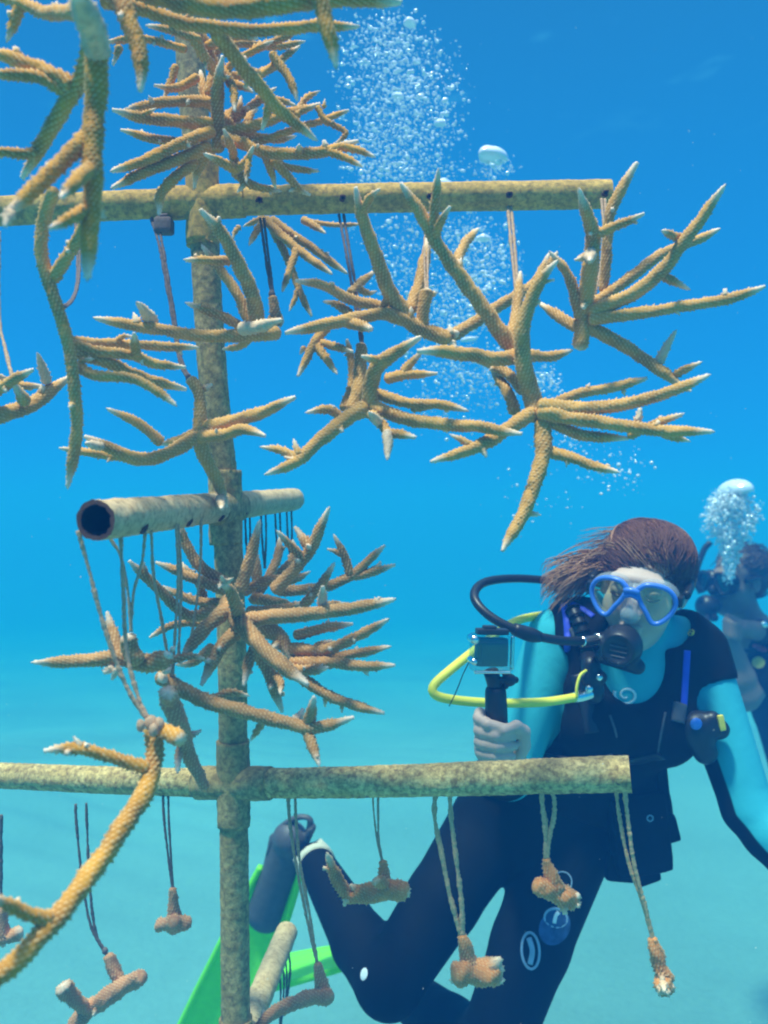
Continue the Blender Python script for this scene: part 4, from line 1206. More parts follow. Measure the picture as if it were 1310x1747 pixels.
# ------------------------------------------------------------------ signed distance modelling for soft bodies
class Field:
    def __init__(s, lo, hi, h):
        s.lo = np.array(lo, float); s.h = h
        s.n = np.ceil((np.array(hi) - s.lo) / h).astype(int) + 1
        s.f = np.full(s.n, 1.0, np.float32); s.m = np.zeros(s.n, np.uint8); s.b = np.full(s.n, 9.0, np.float32)
    def _sub(s, lo, hi):
        a = np.clip(np.floor((lo - s.lo) / s.h).astype(int), 0, s.n - 1); b = np.clip(np.ceil((hi - s.lo) / s.h).astype(int) + 1, 1, s.n)
        if np.any(b <= a): return None
        sl = tuple(slice(i, j) for i, j in zip(a, b))
        ax = [s.lo[k] + s.h * np.arange(a[k], b[k]) for k in range(3)]
        return sl, np.stack(np.meshgrid(*ax, indexing='ij'), -1)
    def _put(s, sl, d, k, mat, sub):
        F_ = s.f[sl]
        d = d.astype(np.float32)
        if sub:
            hh = np.clip(0.5 - 0.5 * (F_ + d) / k, 0, 1)
            s.f[sl] = F_ * (1 - hh) + (-d) * hh + k * hh * (1 - hh)
            return
        hh = np.clip(0.5 + 0.5 * (F_ - d) / k, 0, 1)
        s.f[sl] = F_ * (1 - hh) + d * hh - k * hh * (1 - hh)
        if mat is not None:
            B = s.b[sl]; M_ = s.m[sl]; w = d < B
            M_[w] = mat; B[w] = d[w]
    def cone(s, a, b, ra, rb, k=0.01, mat=0, flat=None, sub=False):
        """round cone from a to b; flat=(axis, factor): thinner along axis (factor < 1)"""
        a = np.array(a, float); b = np.array(b, float)
        R_ = max(ra, rb) + 4 * k + 2 * s.h
        q = s._sub(np.minimum(a, b) - R_, np.maximum(a, b) + R_)
        if q is None: return s
        sl, X = q
        ab = b - a
        pa = X - a
        sc = 1.0
        if flat is not None:
            ax = np.array(flat[0], float); ax /= np.linalg.norm(ax); fc = flat[1]
            pa = pa + ((1 / fc - 1) * (pa @ ax))[..., None] * ax
            ab = ab + (1 / fc - 1) * np.dot(ab, ax) * ax
        t = np.clip((pa @ ab) / (ab @ ab + 1e-12), 0, 1)
        d = np.linalg.norm(pa - t[..., None] * ab, axis=-1) - (ra + (rb - ra) * t)
        if flat is not None: d = d * (0.5 + 0.5 * flat[1])
        s._put(sl, d, k, mat, sub)
        return s
    def ell(s, c, r, axes=None, k=0.01, mat=0, sub=False):
        c = np.array(c, float); r = np.broadcast_to(np.array(r, float), (3,))
        R_ = r.max() + 4 * k + 2 * s.h
        q = s._sub(c - R_, c + R_)
        if q is None: return s
        sl, X = q
        p = X - c
        if axes is not None: p = p @ np.asarray(axes).T
        k0 = np.linalg.norm(p / r, axis=-1); k1 = np.linalg.norm(p / (r * r), axis=-1) + 1e-9
        s._put(sl, k0 * (k0 - 1) / k1, k, mat, sub)
        return s
    def chain(s, pts, rad, k=0.01, mat=0, flat=None, sub=False):
        for i in range(len(pts) - 1):
            s.cone(pts[i], pts[i + 1], rad[i], rad[i + 1], k, mat, flat, sub)
        return s
    def copy(s):
        o = Field.__new__(Field); o.lo, o.h, o.n = s.lo, s.h, s.n
        o.f, o.m, o.b = s.f.copy(), s.m.copy(), s.b.copy()
        return o
    def mesh(s, G, smooth=2, mats=None):
        """naive surface nets"""
        f = s.f
        f = f.copy()
        for ax in range(3):       # close at the border
            for e in (0, -1):
                ix = [slice(None)] * 3; ix[ax] = e; f[tuple(ix)] = np.maximum(f[tuple(ix)], s.h)
        n = f.shape
        inside = f < 0
        c = np.zeros(tuple(i - 1 for i in n), np.int8)
        for i in (0, 1):
            for j in (0, 1):
                for k in (0, 1):
                    c += inside[i:n[0] - 1 + i, j:n[1] - 1 + j, k:n[2] - 1 + k]
        act = (c > 0) & (c < 8)
        idx = np.full(act.shape, -1, np.int64)
        cells = np.argwhere(act)
        idx[act] = np.arange(len(cells))
        acc = np.zeros((len(cells), 3)); cnt = np.zeros(len(cells))
        I, J, K = cells.T
        cor = {(i, j, k): f[I + i, J + j, K + k] for i in (0, 1) for j in (0, 1) for k in (0, 1)}
        for a in range(3):
            for u in (0, 1):
                for v in (0, 1):
                    p = [0, 0, 0]; p[(a + 1) % 3] = u; p[(a + 2) % 3] = v
                    q = list(p); q[a] = 1
                    fa, fb = cor[tuple(p)], cor[tuple(q)]
                    w = (fa < 0) != (fb < 0)
                    t = np.where(w, fa / np.where(w, fa - fb, 1), 0)
                    pt = np.tile(np.array(p, float), (len(cells), 1)); pt[:, a] = t
                    acc[w] += pt[w]; cnt[w] += 1
        V = s.lo + s.h * (cells + acc / cnt[:, None])
        quads = []
        for a in range(3):
            b, d = (a + 1) % 3, (a + 2) % 3
            sl0 = [slice(1, n[k] - 1) for k in range(3)]; sl0[a] = slice(0, n[a] - 1)
            sl1 = list(sl0); sl1[a] = slice(1, n[a])
            A0, A1 = inside[tuple(sl0)], inside[tuple(sl1)]
            for flip, w in ((False, A0 & ~A1), (True, ~A0 & A1)):
                e = np.argwhere(w)
                off = np.array([sl0[k].start for k in range(3)])
                e = e + off
                def cell(db, dd):
                    q = e.copy(); q[:, b] += db; q[:, d] += dd
                    return idx[q[:, 0], q[:, 1], q[:, 2]]
                Q = np.stack([cell(-1, -1), cell(0, -1), cell(0, 0), cell(-1, 0)], 1)
                if flip: Q = Q[:, ::-1]
                quads.append(Q)
        Q = np.concatenate(quads)
        Q = Q[(Q >= 0).all(1)]
        for _ in range(smooth):
            sm = np.zeros_like(V); nn = np.zeros(len(V))
            for i in range(4):
                np.add.at(sm, Q[:, i], V[Q[:, (i + 1) % 4]] + V[Q[:, (i + 3) % 4]]); np.add.at(nn, Q[:, i], 2)
            V = 0.4 * V + 0.6 * sm / np.maximum(nn, 1)[:, None]
        if mats is None:
            G.add(V, Q)
        else:
            cc = V[Q].mean(1)
            ci = np.clip(np.round((cc - s.lo) / s.h).astype(int), 0, s.n - 1)
            mm = mats(cc, s.m[ci[:, 0], ci[:, 1], ci[:, 2]])
            b0 = G.n
            for k in np.unique(mm):
                G.F.append((Q[mm == k] + b0).ravel()); G.T.append(np.full((mm == k).sum(), 4)); G.M.append(np.full((mm == k).sum(), k))
            G.add(V, None)
        return V, Q

def unit(v):
    v = np.asarray(v, float); return v / np.linalg.norm(v)

def bvh_of(V, Q):
    return BVHTree.FromPolygons([tuple(v) for v in V], [tuple(int(i) for i in q) for q in Q])
def hit(b, px, py):
    """the point of a surface that the photo shows at px, py, and its normal"""
    d = Vector(P(px, py, 1.0)).normalized()
    loc, nor, i, dist = b.ray_cast(Vector((0, 0, 0)), d)
    if loc is None: return None, None
    n = np.array(nor)
    if n @ np.array(d) > 0: n = -n
    return np.array(loc), n

# ------------------------------------------------------------------ materials worn and carried by the divers
M['skin'] = plain('skin', (0.62, 0.43, 0.34), 0.55, noise=0.05, scale=40, bump=0.1)
M['suit'] = plain('black neoprene', (0.012, 0.012, 0.014), 0.75, noise=0.25, scale=18, bump=0.25, spec=0.25)
def suit_material():
    m, t, b = mat('two tone wetsuit')
    nz = t.nodes.new('ShaderNodeTexNoise'); nz.inputs['Scale'].default_value = 22; nz.inputs['Detail'].default_value = 5
    tcx = t.nodes.new('ShaderNodeTexCoord'); t.links.new(tcx.outputs['Object'], nz.inputs['Vector'])
    at = t.nodes.new('ShaderNodeAttribute'); at.attribute_name = 'dark'
    mr_ = t.nodes.new('ShaderNodeMapRange'); mr_.inputs['From Min'].default_value = 0.44; mr_.inputs['From Max'].default_value = 0.56
    t.links.new(at.outputs['Fac'], mr_.inputs['Value'])
    c1 = t.nodes.new('ShaderNodeMix'); c1.data_type = 'RGBA'; c1.inputs[6].default_value = (0.035, 0.38, 0.46, 1); c1.inputs[7].default_value = (0.05, 0.46, 0.53, 1); t.links.new(nz.outputs['Fac'], c1.inputs['Factor'])
    c2 = t.nodes.new('ShaderNodeMix'); c2.data_type = 'RGBA'; t.links.new(mr_.outputs[0], c2.inputs['Factor']); t.links.new(c1.outputs[2], c2.inputs[6]); c2.inputs[7].default_value = (0.004, 0.005, 0.005, 1)
    t.links.new(c2.outputs[2], b.inputs['Base Color']); b.inputs['Roughness'].default_value = 0.75; b.inputs['Specular IOR Level'].default_value = 0.10
    wv = t.nodes.new('ShaderNodeTexNoise'); wv.inputs['Scale'].default_value = 9; wv.inputs['Detail'].default_value = 4; wv.inputs['Distortion'].default_value = 1.5
    t.links.new(tcx.outputs['Object'], wv.inputs['Vector'])
    bp = t.nodes.new('ShaderNodeBump'); bp.inputs['Strength'].default_value = 0.22; bp.inputs['Distance'].default_value = 0.012
    t.links.new(wv.outputs['Fac'], bp.inputs['Height']); t.links.new(bp.outputs[0], b.inputs['Normal'])
    return m
M['suit_two'] = suit_material()
M['suit_blue'] = plain('turquoise lycra', (0.05, 0.50, 0.56), 0.65, noise=0.05, scale=60, bump=0.1, spec=0.25)
M['vest'] = plain('black vest nylon', (0.006, 0.006, 0.006), 0.8, noise=0.3, scale=26, bump=0.8, spec=0.10)
M['vest_blue'] = plain('royal blue trim', (0.03, 0.06, 0.55), 0.6, noise=0.12)
M['rubber'] = plain('black rubber', (0.014, 0.014, 0.016), 0.4, noise=0.15, spec=0.45)
M['chrome'] = plain('chrome', (0.85, 0.85, 0.82), 0.18, metal=1.0, noise=0.03)
M['yellow_hose'] = plain('yellow hose', (0.92, 0.80, 0.08), 0.5, noise=0.05)
M['mask_blue'] = plain('blue mask frame', (0.07, 0.21, 0.70), 0.3, noise=0.05, spec=0.5)
M['white'] = plain('white print', (0.85, 0.85, 0.85), 0.6, noise=0.04)
M['print_grey'] = plain('grey blue print', (0.30, 0.42, 0.55), 0.6, noise=0.1)
M['print_blue'] = plain('dusky blue print', (0.035, 0.085, 0.20), 0.9, noise=0.5, scale=70)
M['fin_green'] = plain('lime green fin', (0.24, 0.86, 0.03), 0.45, noise=0.06, spec=0.45)
M['fin_dark'] = plain('dark grey fin rubber', (0.10, 0.09, 0.09), 0.5, noise=0.15)
M['hair'] = plain('red brown hair', (0.15, 0.050, 0.026), 0.6, noise=0.35, scale=30, spec=0.4)
M['hair_light'] = plain('light tan hair', (0.42, 0.20, 0.095), 0.5, noise=0.25, scale=30, spec=0.4)  # lighter tan hair colour, mostly for the floating lock
M['eye_white'] = plain('eye white', (0.8, 0.78, 0.75), 0.2, noise=0.02)
M['eye_dark'] = plain('eye iris', (0.05, 0.03, 0.02), 0.15, noise=0.1)
M['lip'] = plain('lip', (0.55, 0.25, 0.22), 0.5, noise=0.05)
M['cam_body'] = plain('camera body', (0.03, 0.03, 0.035), 0.45, noise=0.1)
M['yellow'] = plain('yellow tag', (0.80, 0.62, 0.08), 0.5, noise=0.06)
M['red'] = plain('red tag', (0.85, 0.06, 0.05), 0.5, noise=0.06)
def glass(name, col, amount):
    m = bpy.data.materials.new(name); m.use_nodes = True
    t = m.node_tree
    for n in list(t.nodes): t.nodes.remove(n)
    o_ = t.nodes.new('ShaderNodeOutputMaterial'); tr = t.nodes.new('ShaderNodeBsdfTransparent'); tr.inputs['Color'].default_value = (*col, 1)
    gl = t.nodes.new('ShaderNodeBsdfGlossy'); gl.inputs['Roughness'].default_value = 0.06
    nz = t.nodes.new('ShaderNodeTexNoise'); nz.inputs['Scale'].default_value = 25
    mp = t.nodes.new('ShaderNodeMapRange'); mp.inputs['To Min'].default_value = amount * 0.6; mp.inputs['To Max'].default_value = amount * 1.4
    t.links.new(nz.outputs['Fac'], mp.inputs['Value'])
    mx = t.nodes.new('ShaderNodeMixShader'); t.links.new(mp.outputs[0], mx.inputs[0])
    t.links.new(tr.outputs[0], mx.inputs[1]); t.links.new(gl.outputs[0], mx.inputs[2]); t.links.new(mx.outputs[0], o_.inputs['Surface'])
    return m
M['lens'] = glass('mask glass', (0.70, 0.78, 0.60), 0.16)
M['housing'] = glass('clear housing', (0.80, 0.92, 0.92), 0.16)
def milky(name, col, fac):
    m = bpy.data.materials.new(name); m.use_nodes = True
    t = m.node_tree
    b = t.nodes.get('Principled BSDF'); o_ = t.nodes.get('Material Output')
    b.inputs['Base Color'].default_value = (*col, 1); b.inputs['Roughness'].default_value = 0.25
    tr = t.nodes.new('ShaderNodeBsdfTransparent')
    nz = t.nodes.new('ShaderNodeTexNoise'); nz.inputs['Scale'].default_value = 40
    mp = t.nodes.new('ShaderNodeMapRange'); mp.inputs['To Min'].default_value = fac * 0.8; mp.inputs['To Max'].default_value = min(1, fac * 1.2)
    t.links.new(nz.outputs['Fac'], mp.inputs['Value'])
    mx = t.nodes.new('ShaderNodeMixShader'); t.links.new(mp.outputs[0], mx.inputs[0]); t.links.new(tr.outputs[0], mx.inputs[1]); t.links.new(b.outputs[0], mx.inputs[2])
    t.links.new(mx.outputs[0], o_.inputs['Surface'])
    return m
M['silicone'] = milky('clear silicone skirt', (0.85, 0.88, 0.88), 0.26)

def head_axes(yaw, pitch, roll):
    """rows: x (image right), y (back of head), z (up) of a head that faces the camera before turning"""
    m = Matrix.Rotation(R(roll), 3, 'Y') @ Matrix.Rotation(R(yaw), 3, 'Z') @ Matrix.Rotation(R(pitch), 3, 'X')
    return np.array(m).T

def head_prims(Fd, C, A, s=1.0, k=0.012):
    W = lambda x, y, z: C + s * (x * A[0] + y * A[1] + z * A[2])
    E = lambda c, r, kk=k, sub=False: Fd.ell(W(*c), np.array(r) * s, A, kk * s, 0, sub)
    E((0, .022, .036), (.074, .094, .080)); E((0, -.028, -.028), (.058, .060, .088)); E((0, -.058, -.094), (.026, .022, .022), .02)
    E((.034, -.052, -.034), (.026, .028, .030), .02); E((-.034, -.052, -.034), (.026, .028, .030), .02)
    E((0, -.074, .030), (.050, .018, .014), .015)
    for sx in (-1, 1):
        E((sx * .032, -.094, .008), (.015, .014, .011), .008, True)
        E((sx * .032, -.074, .006), (.0155, .0155, .0135), .003)
        E((sx * .011, -.097, -.030), (.0085, .011, .008), .005)
        E((sx * .074, .012, -.004), (.009, .020, .031), .006)
        E((sx * .078, .006, -.002), (.006, .010, .016), .004, True)
    Fd.cone(W(0, -.084, .012), W(0, -.107, -.026), .0085 * s, .0115 * s, .008 * s)
    E((0, -.088, -.056), (.022, .010, .006), .006); E((0, -.086, -.067), (.019, .010, .007), .006)
    E((0, -.098, -.0615), (.020, .006, .0012), .002, True)
    return W

def finger(Fd, pts, r0, r1, k=0.0025):
    n = len(pts)
    rs = np.linspace(r0, r1, n)
    rs = rs * (1 + 0.07 * np.array([1 if i in (1, 2) else 0 for i in range(n)]))
    Fd.chain(pts, rs, k)

# ------------------------------------------------------------------ the diver with the camera
hipC, waist, chest = P(908, 1395, 1.80), P(990, 1295, 1.765), P(1064, 1185, 1.715)
sR, sL = P(948, 1090, 1.69), P(1186, 1112, 1.71)
neck = P(1092, 1092, 1.70)
HC = P(1097, 999, 1.63); HA = head_axes(-25, 13, 9)
upv, side = unit(chest - hipC), unit(sL - sR)
front = -unit(np.cross(side, upv))
if front[1] > 0: front = -front
elR, wrR = P(868, 1322, 1.65), P(848, 1318, 1.405)
elL, wrL = P(1276, 1380, 1.62), P(1395, 1530, 1.53)
hR, kR, aR = P(836, 1410, 1.80), P(664, 1678, 1.64), P(536, 1468, 1.99)
hL, kL, aL = P(968, 1440, 1.77), P(836, 1800, 1.63), P(648, 1655, 2.00)
diver = thing('person', 'woman diver in black and turquoise wetsuit holding a small camera on a grip', 'diver', P(900, 1500, 1.75), None)

def torso(Fd, add=0.0, mt_top=1, mt_low=0, k=0.035):
    Fd.cone(hipC, waist, .150 + add, .122 + add, k, mt_low, (front, .72))
    Fd.cone(waist, chest, .122 + add, .145 + add, k, mt_top, (front, .70))
    Fd.cone(sR + (sL - sR) * .17, sL - (sL - sR) * .17, .066 + add, .066 + add, k, mt_top)
    Fd.cone(chest, neck, .120 + add, .06 + add, k, mt_top, (front, .68))
    for sg in (-1, 1):
        Fd.ell(chest + front * .070 + side * sg * .062 - upv * .022, .058 + add, k=.03, mat=mt_top)

allp = np.array([hipC, waist, chest, sR, sL, neck, elR, wrR, elL, wrL, hR, kR, aR, hL, kL, aL])
sf = Field(allp.min(0) - .2, allp.max(0) + .2, .0055)
torso(sf)
sf.cone(hR, hR + (kR - hR) * .5, .086, .072, .018, 0).cone(hR + (kR - hR) * .5, kR, .072, .061, .015, 0).ell(P(698, 1588, 1.74), .046, k=.02, mat=0)
m1 = kR + (aR - kR) * .33 - np.array([0, 0, .012])
sf.chain([kR, m1, aR], [.062, .058, .040], .015, 0)
sf.cone(hL, hL + (kL - hL) * .5, .088, .075, .018, 0).cone(hL + (kL - hL) * .5, kL, .075, .064, .015, 0)
m2 = kL + (aL - kL) * .33 - np.array([0, 0, .010])
sf.chain([kL, m2, aL], [.064, .060, .042], .015, 0)
sf.cone(sR, elR, .058, .046, .03, 1).chain([elR, elR + (wrR - elR) * .3, wrR], [.044, .044, .030], .012, 2)
sf.cone(sL, elL, .058, .047, .03, 1).chain([elL, elL + (wrL - elL) * .3, wrL], [.046, .045, .031], .012, 1)
sf.cone(neck, neck + (HC - neck) * .35, .060, .054, .02, 1)

g = Geo()
SV, SQ = sf.mesh(g, 2)
def seg_t(c, a, b):
    ab = b - a
    t = (c - a) @ ab / (ab @ ab); tc = np.clip(t, 0, 1)
    off = c - a - tc[:, None] * ab
    return t, off, np.linalg.norm(off, axis=1)
dark = np.full(len(SV), 2.0)          # > .5 black, < .5 turquoise, soft in between
up_t = (SV - waist) @ unit(chest - waist)
dark = np.where(up_t > -.25, .5 - (up_t - .04) * 12, 2.0)           # chest is turquoise above the bib line
inward = unit(np.array([-1, .1, -.25]))
for a, b, lo in ((sL, elL, .22), (elL, wrL, -1)):
    t, off, dn = seg_t(SV, a, b)
    on_ = (dn < .085) & (t > -.05) & (t < 1.1) & ((SV - sL) @ unit(elL - sL) > -.02)
    v = .5 + ((off @ inward) / np.maximum(dn, 1e-6) - .62) * 2.2
    if lo > 0: v = np.maximum(v, .5 + (lo - t) * 8)
    dark[on_] = v[on_]
t, off, dn = seg_t(SV, sR, elR); on_ = (dn < .075) & (t > .05); dark[on_] = -1
t, off, dn = seg_t(SV, elR, wrR); on_ = (dn < .055) & (t > .0); dark[on_] = .5 + (t[on_] - .22) * 8
g.A = {'dark': [np.clip(dark, 0, 1)]}
g.build('wetsuit', M['suit_two'], diver)
suit_b = bvh_of(SV, SQ)

# bare head, neck and hands
g = Geo()
skp = np.array([HC + .13, HC - .13, sR - .06, sL + .06, wrL + .13, wrL - .02, hipC - .17, hipC + .12, P(848, 1258, 1.345) - np.array([.05, .05, .09])])
hf = Field(skp.min(0), skp.max(0), .0028)
hb = hf
W = head_prims(hf, HC, HA, .97)
hf.cone(W(0, .018, -.06), neck, .050, .052, .02)
hand_c = P(848, 1258, 1.345)
H = lambda x, y, z: hand_c + np.array([x, y, z])
hb.cone(H(-.018, .024, .022), H(-.012, .028, -.026), .0165, .017, .008).cone(H(-.012, .028, -.026), H(.006, .034, -.055), .018, .022, .012)
hb.cone(H(.018, .026, -.02), H(.030, .012, -.036), .015, .014, .010).cone(H(.004, .036, .015), H(.006, .036, -.05), .016, .022, .012)
for zc, a1, tilt, r in ((.027, 285, .013, .0098), (.0105, 322, .006, .0100), (-.0065, 326, .004, .0096), (-.0225, 316, .002, .0086)):
    an = np.radians(np.linspace(150, a1, 9)); RR = .0268 if zc > -.02 else .0255
    # knuckle bends: straighter phalanges between three joints
    pts = []
    for q, t in zip(an, np.linspace(0, 1, 9)):
        bend = 1 + .07 * math.cos(3 * 2 * math.pi * t + .6)
        pts.append(H(RR * bend * math.cos(q), RR * bend * math.sin(q), zc + tilt * (.5 - t)))
    finger(hb, pts, r, r * .78, .0016)
finger(hb, [H(.030, .012, -.042), H(.0395, -.002, -.012), H(.0385, -.014, .012), H(.026, -.0255, .0235), H(.006, -.0315, .0175)], .0115, .0078, .003)
hb.cone(H(.006, .036, -.05), wrR, .023, .026, .012)
torso(hf, -.012, None, None)
hf.cone(sR, elR, .046, .036, .02).cone(elR, wrR, .035, .024, .012).cone(sL, elL, .046, .037, .02).cone(elL, wrL, .036, .025, .012)
hl = hf
dv = unit(wrL - elL)
hl.cone(wrL - dv * .03, wrL + dv * .05, .028, .034, .01, 0, (front, .6))
for k_, sp in enumerate((-.028, -.01, .01, .028)):
    b0_ = wrL + dv * .055 + np.cross(dv, front) * sp
    hl.chain([b0_, b0_ + dv * (.042 - .004 * abs(k_ - 1.5)) + front * .004, b0_ + dv * .07 + front * .022], [.010, .009, .0075], .003)
hl.chain([wrL + dv * .01 + np.cross(dv, front) * .03, wrL + dv * .045 + np.cross(dv, front) * .055, wrL + dv * .075 + np.cross(dv, front) * .058], [.013, .011, .009], .004)
BV, BQ = hf.mesh(g, 1)
body = g.build('body', M['skin'], diver)
for sx in (-1, 1):
    g = Geo()
    tube(g, [W(sx * .018, -.0865, .002), W(sx * .026, -.0915, -.0015), W(sx * .034, -.0915, -.0025), W(sx * .045, -.084, .001)], [.0010, .0024, .0024, .0010], seg=6)
    g.build('eyelash', M['eye_dark'], body)
    g = Geo()
    tube(g, [W(sx * .014, -.092, .026), W(sx * .030, -.093, .032), W(sx * .050, -.080, .027)], [.002, .0028, .0012], seg=6)
    g.build('eyebrow', M['hair'], body)

# hair: a cap of strands swept back, the loose ends floating off to the left of the photo
g = Geo()
hc = Field(HC - .19, HC + .21, .0045)
for c_, r_ in (((0, .032, .038), (.0765, .093, .0765)), ((0, -.006, .058), (.050, .058, .050)), ((-.024, .02, .056), (.048, .062, .052)), ((.028, .02, .054), (.046, .062, .052)), ((.034, .045, .012), (.045, .056, .068))):
    hc.ell(W(*c_), r_, HA, .02)
hc.ell(W(-.004, -.098, -.034), (.064, .10, .077), HA, .010, sub=True)
hc.ell(W(0, -.06, -.11), (.12, .08, .085), HA, .010, sub=True)
HVv, HQ = hc.mesh(g, 2)
cen = W(0, .03, .02)
nrm_c = HVv - cen
loc_ = nrm_c @ HA.T                              # local x, y, z of every scalp point
cand = np.where(loc_[:, 2] > -.05)[0]
hb_ = bvh_of(HVv, HQ)
drift = unit(np.array([-1.0, .30, -.28]))
locks = {}
for i in RNG.choice(cand, 3800):
    p = HVv[i].copy(); q = [p]
    lx, ly, lz = loc_[i]
    loose = lx < -.050 and RNG.random() < .16
    key = tuple(np.round(p / .016).astype(int))            # strands of one lock lie together
    if key not in locks: locks[key] = (.30 * RNG.standard_normal(3), RNG.uniform(-.0015, .0045), RNG.random())
    sway = locks[key][0] + .08 * RNG.standard_normal(3)
    Lh = RNG.uniform(.05, .10)
    pos = p.copy()
    for st_ in range(5):                          # comb the strand along the scalp, back and to her right
        v = pos - cen; nn = unit(v)
        tan = HA[1] * .75 + HA[2] * (.35 - .25 * st_ / 4) - HA[0] * .45 + sway
        tan = unit(tan - nn * (tan @ nn))
        pos = pos + tan * Lh / 5
        lo_ = hb_.find_nearest(Vector(pos))
        sp_, sn_ = np.array(lo_[0]), np.array(lo_[1])
        if sn_ @ (sp_ - cen) < 0: sn_ = -sn_
        pos = sp_ + sn_ * (.0018 + .6 * locks[key][1] + .0022 * RNG.random() + .0015 * math.sin(3.1 * st_ / 4))
        q.append(pos.copy())
    if loose:
        q = q[:3]
        for st_ in range(3):
            pos = q[-1] + drift * RNG.uniform(.012, .028) + .003 * RNG.standard_normal(3); q.append(pos)
    tube(g, q, np.linspace(.0012, .0003, len(q)), seg=4, ds=.014, mat=1 if (locks[key][2] < .05 or (loose and RNG.random() < .4)) else 0, cap=False)
root_p = W(-.066, .045, .018)
for i in range(340):           # the floating lock
    s0 = root_p + np.array([.010, .014, .020]) * RNG.standard_normal(3)
    u_ = RNG.random()
    e = P(np.clip(RNG.normal(962, 17), 932, 995), RNG.normal(992, 20), 1.68 + .03 * RNG.standard_normal())
    mid = .5 * (s0 + e) + np.array([0, 0, .012]) + .005 * RNG.standard_normal(3)
    tube(g, [s0, mid, e, e + np.array([-.012, 0, -.016])], [.0013, .0012, .0008, .0002], seg=4, ds=.014, mat=1 if u_ < .88 else 0, cap=False)
g.build('hair', [M['hair'], M['hair_light']], diver)

# dive mask
lens_half = [(.0095, .018), (.020, .0285), (.036, .031), (.054, .028), (.068, .018), (.0745, .002), (.070, -.016), (.058, -.032), (.047, -.0385), (.038, -.036), (.028, -.020), (.016, -.002)]
def lens_pts(sx, grow=0.0, back=0.0):
    q = np.array(lens_half); c = q.mean(0)
    q = c + (q - c) * (1 + grow)
    return [W(sx * x, -.121 + 3.0 * x * x + back, z + .004) for x, z in q]
mask = Geo()
for sx in (-1, 1):
    p = lens_pts(sx)
    tube(mask, p + p[:2], .0044, seg=10, ds=.003, flat=(HA[1], 1.3), cap=False)
tube(mask, [W(-.013, -.123, .019), W(0, -.126, .021), W(.013, -.123, .019)], .0055, seg=10)
tube(mask, [W(-.013, -.122, .008), W(0, -.125, .013), W(.013, -.122, .008)], .005, seg=10)
mk = mask.build('dive_mask', M['mask_blue'], diver)
for sx in (-1, 1):
    g = Geo()
    C_, _ = resample(np.array(lens_pts(sx, -.02)), np.zeros(12), .004)
    c0 = C_.mean(0)
    g.add(np.concatenate([C_, [c0]]), None)
    for i in range(len(C_)):
        g.ngon([i, (i + 1) % len(C_), len(C_)])
    g.build('lens', M['lens'], mk, smooth=False)
g = Geo()
for sx in (-1, 1):
    rings = []
    for gr, bk in ((.10, .002), (.17, .010), (.17, .022), (.10, .036)):
        pp = np.array(lens_pts(sx, gr, bk)); C_, _ = resample(np.vstack([pp, pp[:1]]), np.zeros(13), .004)
        rings.append(C_[:int(60)] if len(C_) >= 60 else C_)
    m_ = min(len(r_) for r_ in rings)
    rings = [np.array([r_[int(round(t))] for t in np.linspace(0, len(r_) - 1, m_)]) for r_ in rings]
    g.add(np.concatenate(rings), grid_faces(len(rings), m_))
np_ = Field(HC - .17, HC + .17, .004)
np_.cone(W(0, -.092, .014), W(0, -.113, -.026), .0135, .0185, .006)
np_.mesh(g, 1)
g.build('silicone_skirt', M['silicone'], mk)
g = Geo()
st = []
for t in np.linspace(0, math.pi, 15):
    st.append(W(.090 * math.cos(t) if abs(math.cos(t)) < .96 else .086 * np.sign(math.cos(t)), .00 + .128 * math.sin(t) - .055 * abs(math.cos(t)) ** 3, .010 + .02 * math.sin(t)))
tube(g, st, .0075, seg=10, flat=(HA[0] * 0 + HA[1], .9))
for sx in (-1, 1):
    box(g, W(sx * .080, -.090, .008), HA, (.006, .012, .009), bevel=.003)
g.build('mask_strap', M['rubber'], mk)

# breathing regulator
RC = W(-.004, -.142, -.078)
g = Geo()
ax = HA
rf = Field(RC - .075, RC + .075, .0026)
rf.cone(RC, RC + HA[1] * .022, .036, .030, .008)
rf.cone(RC - HA[1] * .002, RC - HA[1] * .010, .037, .033, .003, flat=None).ell(RC - HA[1] * .050, (.034, .030, .034), HA, .003, sub=True)
rf.ell(RC - HA[1] * .015, (.024, .007, .024), HA, .003)
rf.cone(RC + HA[1] * .03, RC + HA[1] * .05 + HA[2] * .012, .018, .014, .006)
rf.cone(RC - HA[2] * .028 + HA[1] * .006 - HA[0] * .030, RC - HA[2] * .034 + HA[1] * .006 + HA[0] * .030, .014, .014, .008)
rf.cone(RC - HA[0] * .02 + HA[1] * .012, RC - HA[0] * .036 + HA[1] * .012, .016, .013, .006)
rf.mesh(g, 1)
reg = g.build('regulator', M['rubber'], diver)
g = Geo()
th = np.linspace(0, 2 * np.pi, 33)
tube(g, [RC - HA[1] * .0185 + .0255 * (math.cos(t) * HA[0] + math.sin(t) * HA[2]) for t in th], .0016, seg=6)
for z in (-.009, .0, .009):
    tube(g, [RC - HA[1] * .0235 + HA[0] * x + HA[2] * (z - .004) for x in (-.015, .0, .015)], .0014, seg=6)
g.build('cover_ring', M['fin_dark'], reg)
g = Geo(); in_p = RC - HA[0] * .040 + HA[1] * .012
hz = unit(P(975, 1097, 1.49) - in_p)
tube(g, [in_p - hz * .004, in_p + hz * .012, in_p + hz * .014, in_p + hz * .058], [.0105, .0105, .0088, .0084], seg=14, ds=.003)
g.build('chrome_fitting', M['chrome'], reg)
g = Geo()
tube(g, [in_p + hz * .054, P(950, 1092, 1.48), P(886, 1077, 1.46), P(834, 1050, 1.47), P(809, 1018, 1.50), P(826, 994, 1.55), P(880, 987, 1.62), P(950, 993, 1.74), P(1010, 1010, 1.86), P(1050, 1060, 1.90)], .0078, seg=14, ds=.006)
